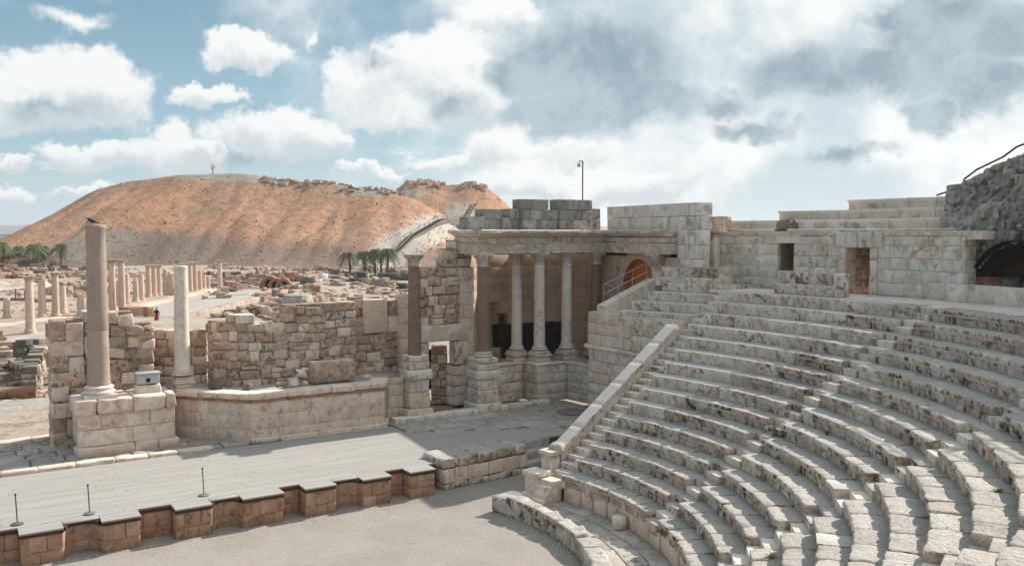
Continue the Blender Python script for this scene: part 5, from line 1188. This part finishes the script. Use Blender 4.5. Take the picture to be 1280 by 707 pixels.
# canopies at the left
for k, (u, v, w, lab) in enumerate(((14, 377, 7.5, 'cream tensile canopy at the left edge beside the street'), (46, 377, 4.5, 'smaller cream canopy behind the left street columns'))):
    p = unproj(u, v, -1.1); B_ = (p[0], p[1], -1.1); o = tag(empty('shade_canopy', B_), lab, 'canopy'); n = 13; P = []
    for i in range(n):
        for j in range(n):
            a, c = i/(n-1)*2-1, j/(n-1)*2-1; z = 2.0+.9*math.exp(-((a+.45)**2+c*c)*5)+.9*math.exp(-((a-.5)**2+c*c)*5)-.25*(1-abs(a))*(abs(c)); P.append((a*w/2*(1-.15*abs(c)), c*2.5*(1-.12*abs(a)), z))
    link('canopy', mkmesh('canopy', P, [(i*n+j, (i+1)*n+j, (i+1)*n+j+1, i*n+j+1) for i in range(n-1) for j in range(n-1)], M['canvas'], True), o, (0, 0, 0), -YAW)
    for a in (-.92, .92):
        for c in (-.92, .92): b = Batch(); b.tube([(a*w/2*.87, c*2.2, 0), (a*w/2*.87, c*2.2, 2.0)], .06, 6); b.obj('pole', M['steel'], o).rotation_euler = (0, 0, -YAW)

# ------------------------------------------------------------------ excavated walls on the plain
rng = np.random.default_rng(81); made = 0; tries = 0
small = []
for k in range(10):
    bt = Batch(); L = rng.uniform(2, 6); x = -L/2
    while x < L/2:
        l = rng.uniform(.5, 1.1)
        for c in range(rng.integers(1, 4)):
            P, F = stone_geo(l-.04, rng.uniform(.5, .8), .42, rng, rb=.07, amp=.05, seg=(1, 1, 1)); bt.add(P, F, (x+l/2, rng.uniform(-.05, .05), .2+.4*c), rng.normal(0, .05))
        x += l
    small.append((np.concatenate(bt.v), bt.f))
meshes = {mt: [mkmesh('ruin_wall', v, f, M[mt]) for v, f in small] for mt in ('ruin', 'ruin_red', 'basalt_grey')}
while made < 265 and tries < 6000:
    tries += 1
    if made < 135: u, v = rng.uniform(265, 505), 334+68*rng.random()**1.1
    elif made < 175: u, v = rng.uniform(0, 130), rng.uniform(334, 350)
    elif made < 245: u, v = (rng.uniform(0, 140), rng.uniform(350, 385)) if made < 205 else (rng.uniform(265, 430), rng.uniform(360, 402))
    else: u, v = rng.uniform(0, 60), rng.uniform(425, 500)
    if u > 430 and v < 352: continue
    p = unproj(u, v, -1.1)
    if p[1] < 24 and p[0] > -4.5: continue
    q = (p[0]-6.5)*(112-61)-(p[1]-61)*(36-6.5)
    if 60 < p[1] < 130 and -400 < q < 150 and u < 330: continue
    mt = 'basalt_grey' if (rng.random() < .07 or (v < 345 and u < 380 and rng.random() < .35)) else ('ruin_red' if rng.random() < .08 else 'ruin')
    o = link('ruin_wall', meshes[mt][rng.integers(10)], None, (p[0], p[1], -1.15), rng.choice((0.1, 1.67, .55))+rng.normal(0, .08)); s = rng.uniform(.7, 1.3)*(1.0 if v > 360 else 1.5); o.scale = (s, s, s*rng.uniform(.4, .95))
    nm_ = {'basalt_grey': 'low dark basalt wall remnant', 'ruin_red': 'low reddish wall remnant', 'ruin': 'low pale wall remnant'}[mt]; wh = 'between the street and the hill foot' if u < 130 and v < 350 else 'among the left street columns' if u < 140 and v < 390 else 'left of the ruined pier' if u < 130 else 'right behind the ochre wall' if v > 375 else 'beyond the street end' if u < 340 else 'near the bending road' if u > 420 else 'around the arched brick ruins'
    tag(o, nm_+' '+wh, 'wall', nm_+'s '+wh); made += 1
# loose rubble on the plain
bt = Batch(); rocks = [stone_geo(1, .8, .6, np.random.default_rng(300+k), rb=.25, amp=.1, seg=(1, 1, 1), freq=3) for k in range(6)]
for k in range(4500):
    u, v = rng.uniform(-40, 520), 333+(90 if rng.random() < .5 else 60)*rng.random()**1.3
    p = unproj(u, v, -1.1)
    if p[1] < 22: continue
    P, F = rocks[k % 6]; s = rng.uniform(.15, .7)*(1.3 if v < 350 else .9); bt.add(P*s, F, (p[0], p[1], -1.12+.15*s), rng.uniform(0, 6.28))
tag(bt.obj('rubble', M['ruin'], None, (0, 0, 0)), 'loose pale rubble strewn over the excavated plain', 'rubble', kind='stuff')
# long dark boundary wall at the foot of the hill
for (u0, v0, u1, v1, h, nme, lab, mt, sd) in ((278, 349, 372, 346, 1.6, 'basalt_wall', 'long dark basalt wall below the middle of the hill', 'basalt_grey', 1), (392, 338, 442, 349, 1.4, 'road_wall', 'dark stone wall along the bending road near the palms', 'basalt_grey', 2), (440, 348, 512, 352, 1.6, 'road_wall', 'dark stone wall below the palms beside the red column', 'basalt_grey', 3), (415, 352, 505, 362, 1.2, 'road_wall', 'lower dark wall on the near side of the bending road', 'basalt_grey', 4), (150, 348, 270, 342, 1.2, 'terrace_wall', 'low terrace wall behind the street columns', 'ruin', 5), (0, 347, 110, 343, 1.0, 'terrace_wall', 'low terrace wall in front of the left palms', 'ruin', 6)):
    p0, p1 = unproj(u0, v0, -1.1)[:2], unproj(u1, v1, -1.1)[:2]; B_ = (p0[0], p0[1], -1.1); o = tag(empty(nme, B_), lab, 'wall'); L = np.linalg.norm(p1-p0)
    masonry(o, B_, p0, p1, -1.2, [h*.34]*3, lambda s: h*.9-1.2+.2*h*math.sin(s*.7), .8, (1.2, 3.0), M[mt], 900+sd, rb=.1, amp=.06, jit=.08, seg=(1, 1, 1), core=None)
p = [unproj(u, v, -1.05)[:2] for u, v in ((400, 344), (445, 356), (505, 358), (505, 354), (450, 352), (412, 340))]
b = Batch(); b.prism([tuple(x) for x in p], -1.3, -.85); tag(b.obj('road', M['streetpave'], None, (0, 0, 0)), kind='structure')
# arched brick ruin, round rubble stump
for k, (u, v, w, lab) in enumerate(((338, 362, 3.0, 'reddish ruined vault with a dark arch, left of three'), (346, 363, 2.4, 'reddish ruined vault with a dark arch, middle of three'), (355, 363, 2.4, 'reddish ruined vault with a dark arch, right of three'))):
    p = unproj(u, v, -1.1); o = tag(empty('arched_ruin', (p[0], p[1], -1.1)), lab, 'ruin', 'arched brick ruins'); rng2 = np.random.default_rng(k); bt = Batch(); r0 = w*.28
    for j in range(9):
        a = math.pi*(j+.5)/9; P, F = stone_geo(w*.16, 1.2, w*.22, rng2, rb=.04, amp=.03); t_ = np.array((math.cos(a+math.pi/2), 0, math.sin(a+math.pi/2))); r_ = np.array((math.cos(a), 0, math.sin(a))); bt.add(P[:, :1]*t_+P[:, 1:2]*np.array((0, 1, 0))+P[:, 2:3]*r_, F, (r0*1.4*math.cos(a), 0, .9+r0*1.4*math.sin(a)))
    for s in (-1, 1):
        for c in range(3): P, F = stone_geo(w*.3, 1.2, .42, rng2, rb=.05, amp=.03); bt.add(P, F, (s*w*.42, 0, .2+.4*c))
    ob = bt.obj('arch', M['ruin_red'], o); ob.rotation_euler = (0, 0, -YAW)
    bt = Batch(); bt.box((0, .75, .8), (w*.9, .3, 1.8)); ob = bt.obj('shade_backing', M['basalt'], o); ob.rotation_euler = (0, 0, -YAW)  # black sheet closing the arch, painted as the shade inside it
p = unproj(372, 386, -1.1); o = tag(empty('rubble_stump', (p[0], p[1], -1.1)), 'broad grey stump of rubble masonry just behind the ochre wall', 'ruin'); bt = Batch(); rng2 = np.random.default_rng(44)
for k in range(150):
    a = rng2.uniform(0, 6.28); f = rng2.random()**.5; h = rng2.uniform(0, 1)*2.0*(1-.5*f**3); P, F = rocks[k % 6]; s = rng2.uniform(.3, .6); bt.add(P*s, F, (2.1*f*math.cos(a), 1.6*f*math.sin(a), h), a)
bt.obj('masonry', M['rubble'], o).rotation_euler = (0, 0, -YAW)
bt = Batch(); bt.lathe([(2.0, -.1), (1.95, 1.0), (1.7, 1.8), (.5, 2.0)], (0, 0, 0), 16); bt.obj('fill', M['rubble'], o)
# broken pillars and fragments behind the wall
for k, (u, v, w, h, mt, lab) in enumerate(((418, 383, .9, 1.2, 'street', 'short pinkish pillar stump behind the ochre wall'), (448, 380, 1.0, 1.3, 'ruin_red', 'squat reddish pier near the smooth panel'), (460, 352, .5, 1.6, 'street', 'short white column stump by the bending road'), (404, 352, 1.6, 1.6, 'white', 'small white kiosk beside the bending road'), (166, 398, 2.2, 1.3, 'ruin_red', 'low brick pier beside the walker'), (186, 399, .9, 1.4, 'ruin_red', 'narrow brick pier beside the walker'))):
    p = unproj(u, v, -1.1); o = stone('pillar_stump', None, (p[0], p[1], -1.1+h/2), (w, w*.8, h), M[mt], np.random.default_rng(950+k), .4, rb=.06, amp=.04, seg=(2, 2, 3)); tag(o, lab, 'pillar')
# ruins seen left of the pier
for k, (u0, v0, u1, v1, zb, h, mt, lab, nme) in enumerate(((32, 468, 66, 460, -.9, 2.2, 'basalt_grey', 'dark basalt cross wall left of the ruined pier', 'basalt_wall'), (-10, 512, 62, 500, -1.0, .55, 'ruin', 'low course of ochre stones left of the ruined pier', 'ruin_course'), (-12, 476, 34, 470, -1.0, 1.3, 'ruin', 'pale ruined wall at the left edge below the columns', 'ruin_course'), (48, 500, 63, 455, -.9, 1.9, 'basalt_grey', 'dark wall running back beside the ruined pier', 'basalt_wall'))):
    p0, p1 = unproj(u0, v0, -1)[:2], unproj(u1, v1, -1)[:2]; B_ = (p0[0], p0[1], zb); o = tag(empty(nme, B_), lab, 'wall'); n = max(1, int(h/.42))
    masonry(o, B_, p0, p1, zb-.15, [h/n]*n, lambda s: zb+h*.85+.2*math.sin(s*4), .8, (.35, .8), (lambda s_, z_, r_, mt=mt: M[mt] if r_.random() < .4 else M['ruin']), 960+k, rb=.06, amp=.04, jit=.06, seg=(2, 1, 1), core='basalt_grey', wild=1.0)
p = unproj(18, 505, -1.0); b = Batch(); b.tube([(-1.5, 0, .36), (1.5, 0, .36)], [.36, .33], 20); o = b.obj('fallen_column', M['ruin_red'], None, (0, 0, 0), True); o.location = (p[0]-.4, p[1], -.72); o.rotation_euler = (0, 0, -.2); tag(o, 'fallen ochre column shaft lying left of the ruined pier', 'column')
b = Batch(); b.prism([(-12, 17.0), (-3.9, 17.3), (-3.4, 26), (-12, 25)], -1.2, -.28); tag(b.obj('sand_court', M['ground'], None, (-7, 21, -1)), kind='structure')
b = Batch(); b.prism([(-12, 26.6), (-3.2, 27.2), (-2.6, 31), (-12, 31)], -1.2, -.55); tag(b.obj('paved_lane', M['flag'], None, (-7, 29, -1)), kind='structure')
k2 = tag(empty('court_kerb', (-7, 16.6, 0)), 'low kerb of long stones left of the ruined pier', 'kerb'); masonry(k2, (-7, 16.6, 0), (-12, 16.3), (-4.0, 16.9), -.1, [.28], 99, .6, (1, 1.8), M['podium'], 970, rb=.05, amp=.02, core=None, name='kerb_stone')

# ------------------------------------------------------------------ palms, bushes, tufts, the walker
def palm_crown(seed, L=2.7, n=46):
    rng = np.random.default_rng(seed); bt = Batch()
    for k in range(n):
        a = rng.uniform(0, 6.28); up = rng.uniform(-.35, 1.25); l = L*rng.uniform(.75, 1.1); d = np.array((math.cos(a), math.sin(a), 0)); sd = np.array((-d[1], d[0], 0)); m = 9; pts = []
        for i in range(m+1):
            f = i/m; pts.append(d*l*f*math.cos(up)*1.0+np.array((0, 0, l*f*math.sin(up)-1.25*l*f*f*.75)))
        for i in range(1, m):
            p = pts[i]; w = .55*math.sin(math.pi*(.15+.8*i/m)); t = pts[i+1]-pts[i]
            for s in (-1, 1): tip = p+sd*s*w+t*.9-np.array((0, 0, w*.45)); bt.add([p, p+t*.55, tip], [(0, 1, 2)])
        bt.tube(pts, [.035*(1-.8*i/m) for i in range(m+1)], 3)
    return bt
crowns = [palm_crown(k).obj('crown', M['frond']).data for k in range(3)]
for o in [o for o in bpy.data.objects if o.name.startswith('crown') and o.parent is None]: bpy.data.objects.remove(o)
def palm_trunk(h, seed):
    rng = np.random.default_rng(seed); b = Batch(); n = 12; b.tube([(.12*math.sin(k*.35+seed), .05*k/n, -.3+(h+.3)*k/n) for k in range(n+1)], [.27+.03*(k % 2)-.06*k/n for k in range(n+1)], 9); return b
plist = [(437, 345, 4.7, 0), (456, 344, 5.0, 1), (469, 344, 5.4, 1), (477, 343, 5.2, 1), (485, 344, 5.6, 1), (4, 334, 6.4, 2), (25, 333, 5.2, 2), (46, 334, 6.0, 2), (55, 333, 5.2, 2), (77, 334, 5.8, 2), (-14, 334, 6.0, 2)]
plab = ['date palm standing alone left of the palm group by the road', 'date palm on the left of the group by the road', 'date palm second in the group by the road', 'date palm third in the group by the road', 'date palm on the right of the group by the road', 'bushy date palm at the left edge below the hill', 'second date palm from the left edge below the hill', 'third date palm from the left edge below the hill', 'date palm close behind the third one below the hill', 'rightmost date palm of the row left of the tall column', 'date palm cut off by the left edge']
for k, (u, v, h, g) in enumerate(plist):
    p = unproj(u, v, -1.1); o = tag(empty('date_palm', (p[0], p[1], -1.1)), plab[k], 'palm tree', 'date palms below the hill'); sc = 1.25 if g < 2 else 1.5
    palm_trunk(h, k).obj('trunk', M['bark'], o); c = link('crown', crowns[k % 3], o, (.12*math.sin(12*.35+k), .05, h-.05), k*1.3); c.scale = (sc, sc, sc)
def bush(u, v, r, h, lab, seed):
    p = unproj(u, v, -1.1); rng = np.random.default_rng(seed); o = tag(empty('bush', (p[0], p[1], -1.1)), lab, 'bush'); bt = Batch()
    for k in range(900):
        d = rng.normal(size=3); d /= np.linalg.norm(d); d[2] = abs(d[2]); q = d*np.array((r, r*.8, h))*rng.uniform(.55, 1.05)*(1+.25*math.sin(d[0]*7+seed)*math.sin(d[1]*6)); s = .22; a = rng.normal(size=3); a /= np.linalg.norm(a); c = np.cross(a, d); bt.add([q-a*s*.5, q+c*s, q+a*s*.5], [(0, 1, 2)])
    bt.obj('crown', M['bush'], o); bt = Batch(); [bt.tube([(0, 0, 0), (rng.normal()*r*.5, rng.normal()*r*.5, h*.7)], [.08, .03], 5) for _ in range(5)]; bt.obj('stem', M['bark'], o)
bush(462, 341, 2.6, 2.2, 'green bush between the palms by the road', 1); bush(489, 342, 2.4, 1.7, 'yellow-green bush right of the palms by the road', 2); bush(505, 347, 2.2, 2.0, 'grey-green bush behind the red column', 3); bush(8, 334, 4, 5.0, 'dense bush at the foot of the leftmost palms', 4); bush(33, 334, 3.0, 2.6, 'low bush between the second and third palms from the left', 6); bush(63, 334, 2.6, 2.2, 'low bush left of the rightmost palm of the left row', 7); bush(536, 332, 2.0, 1.8, 'small bush at the start of the hill stairway', 5)
def tuft(loc, r, h, n, lab, seed):
    rng = np.random.default_rng(seed); bt = Batch()
    for k in range(n):
        a = rng.uniform(0, 6.28); d = np.array((math.cos(a), math.sin(a), 0)); p = d*r*rng.random()*.5; l = h*rng.uniform(.5, 1.1); s = np.array((-d[1], d[0], 0))*.008; tip = p+d*r*rng.uniform(.3, 1)+(0, 0, l); mid = p+d*r*.2+(0, 0, l*.6); bt.add([p-s, p+s, mid+s, mid-s, tip], [(0, 1, 2, 3), (3, 2, 4)])
    o = bt.obj('weed_tuft', M['drygrass'], None, (0, 0, 0)); o.location = loc; tag(o, lab, 'weed')
def on_row(i, th, off=.1): r = row_r(i)+off; return (r*math.cos(th), r*math.sin(th), row_z(i)-.01)
tuft(on_row(6, -.30, .58), .10, .48, 40, 'upright green weed growing between the middle seat rows', 1); tuft(on_row(3, -.80, .45), .22, .08, 60, 'flat dry weed on a low seat row near the bottom edge', 2); tuft(on_row(9, -.95, .5), .16, .08, 40, 'small dry weed on an upper seat row at the right', 3); tuft(on_row(7, -.42, .58), .10, .2, 30, 'short weed at the foot of a seat riser right of the stair', 4)
# walker on the street
p = unproj(196, 405, -1.1); me = bpy.data.meshes.new('person')
J = {'pel': (0, 0, .92), 'che': (0, .02, 1.3), 'nec': (0, .0, 1.46), 'hea': (0, -.02, 1.62), 'top': (0, 0, 1.72), 'sl': (.18, 0, 1.4), 'el': (.26, .03, 1.12), 'wl': (.24, -.08, .88), 'sr': (-.18, 0, 1.4), 'er': (-.25, -.02, 1.12), 'wr': (-.22, -.12, .9), 'hl': (.09, 0, .88), 'kl': (.10, -.12, .5), 'al': (.10, -.1, .08), 'tl': (.1, -.24, .03), 'hr': (-.09, 0, .88), 'kr': (-.10, .05, .5), 'ar': (-.10, .2, .1), 'tr': (-.1, .1, .03)}
ks = list(J); E_ = [('pel', 'che'), ('che', 'nec'), ('nec', 'hea'), ('hea', 'top'), ('che', 'sl'), ('sl', 'el'), ('el', 'wl'), ('che', 'sr'), ('sr', 'er'), ('er', 'wr'), ('pel', 'hl'), ('hl', 'kl'), ('kl', 'al'), ('al', 'tl'), ('pel', 'hr'), ('hr', 'kr'), ('kr', 'ar'), ('ar', 'tr')]
me.from_pydata([J[k] for k in ks], [(ks.index(a), ks.index(c)) for a, c in E_], [])
o = link('person', me, None, (p[0], p[1], -1.1), -YAW+.3); md = o.modifiers.new('skin', 'SKIN')
rad = {'pel': .15, 'che': .16, 'nec': .06, 'hea': .10, 'top': .07, 'sl': .07, 'el': .05, 'wl': .035, 'sr': .07, 'er': .05, 'wr': .035, 'hl': .10, 'kl': .065, 'al': .045, 'tl': .04, 'hr': .10, 'kr': .065, 'ar': .045, 'tr': .04}
for k, sv in zip(ks, me.skin_vertices[0].data): sv.radius = (rad[k], rad[k]); sv.use_root = (k == 'pel')
o.modifiers.new('sub', 'SUBSURF').levels = 1; me.materials.append(M['cloth_dark']); tag(o, 'person in dark clothes with a red skirt walking on the street behind the ruins', 'person')
b = Batch(); b.lathe([(.17, .95), (.2, .8), (.24, .5), (.25, .48)], (0, 0, 0), 16, cap=False); b.obj('skirt', M['cloth_red'], o); b = Batch(); b.lathe([(.02, 1.50), (.085, 1.54), (.1, 1.62), (.085, 1.70), (.02, 1.745)], (0, -.02, 0), 14); b.obj('face', M['skin'], o, smooth=True); b = Batch(); b.lathe([(.108, 1.60), (.112, 1.66), (.09, 1.74), (.02, 1.765)], (0, .015, 0), 14); b.obj('hair', M['black'], o, smooth=True)

# gravel and chips along the foot of the stage wall and over the orchestra
bt = Batch(); rng = np.random.default_rng(314); chip = [stone_geo(1, .8, .55, np.random.default_rng(700+k), rb=.25, amp=.1, seg=(1, 1, 1), freq=3) for k in range(5)]
for k in range(1500):
    if k < 700: x, y_ = rng.uniform(-7, 7.3), 4.95-abs(rng.normal(0, .22)); s = rng.uniform(.008, .035)
    elif k < 900: a = R(rng.uniform(-60, 16)); r = 8.05-abs(rng.normal(0, .25)); x, y_ = r*math.cos(a), r*math.sin(a); s = rng.uniform(.01, .045)
    else: x, y_ = rng.uniform(-6, 8), rng.uniform(-3, 4.8); s = rng.uniform(.006, .028)
    if math.hypot(x, y_) > 8.1 and y_ < 3: continue
    P, F = chip[k % 5]; bt.add(P*s, F, (x, y_, -.95+s*.2), rng.uniform(0, 6.28))
tag(bt.obj('gravel', M['pale'], None, (0, 0, 0)), 'small stone chips scattered over the sandy orchestra floor', 'gravel', kind='stuff')
bt = Batch()
for k in range(1100):
    i = int(rng.integers(1, 15)); th = rng.uniform(TH_C, .1); r = row_r(i)+rng.uniform(.3, .66); s = rng.uniform(.008, .03); P, F = chip[k % 5]; bt.add(P*s, F, (r*math.cos(th), r*math.sin(th), row_z(i)+s*.15), rng.uniform(0, 6.28))
tag(bt.obj('gravel', M['ruin'], None, (0, 0, 0)), 'small stone chips lying on the seat rows', 'gravel', kind='stuff')

# dry scrub dotted over the hill slopes
bt = Batch(); rng = np.random.default_rng(515)
for k in range(3600):
    if k < 2800: X, Y = rng.uniform(-205, -5), rng.uniform(250, 331); h0 = hillA(X, Y)
    else: X, Y = rng.uniform(-60, 20), rng.uniform(345, 401); h0 = hillB(X, Y)
    if h0 < -.6: continue
    p = loc2w(X, Y); s = rng.uniform(.12, .38)*(2.0 if rng.random() < .05 else 1.0); a = rng.uniform(0, 6.28)
    P = [(s*math.cos(a+j*2.1), s*math.sin(a+j*2.1), -.1) for j in range(3)]+[(0, 0, s*rng.uniform(.6, 1.2))]; bt.add(P, [(0, 1, 3), (1, 2, 3), (2, 0, 3)], (p[0], p[1], h0))
M['scrub'] = flat_mat('dry_scrub', (.20, .145, .085), .95, 0, .5, .4)
tag(bt.obj('scrub', M['scrub'], None, (0, 0, 0)), 'dry brown scrub dotted over the hill slopes', 'scrub', kind='stuff')

# ------------------------------------------------------------------ thin air between here and the far ridge
b = Batch(); b.box((1000, 2400, 36), (13000, 9000, 80)); hz_m = bpy.data.materials.new('thin_haze'); hz_m.use_nodes = True; t = NT(hz_m.node_tree); t.n.clear()
out = t.new('ShaderNodeOutputMaterial'); vol = t.new('ShaderNodeVolumePrincipled'); vol.inputs['Color'].default_value = (.86, .92, 1.0, 1); vol.inputs['Density'].default_value = .00014; vol.inputs['Anisotropy'].default_value = .3
t.l.new(vol.outputs[0], out.inputs['Volume'])
tag(b.obj('haze', hz_m, None, (1000, 2400, 0)), kind='stuff')
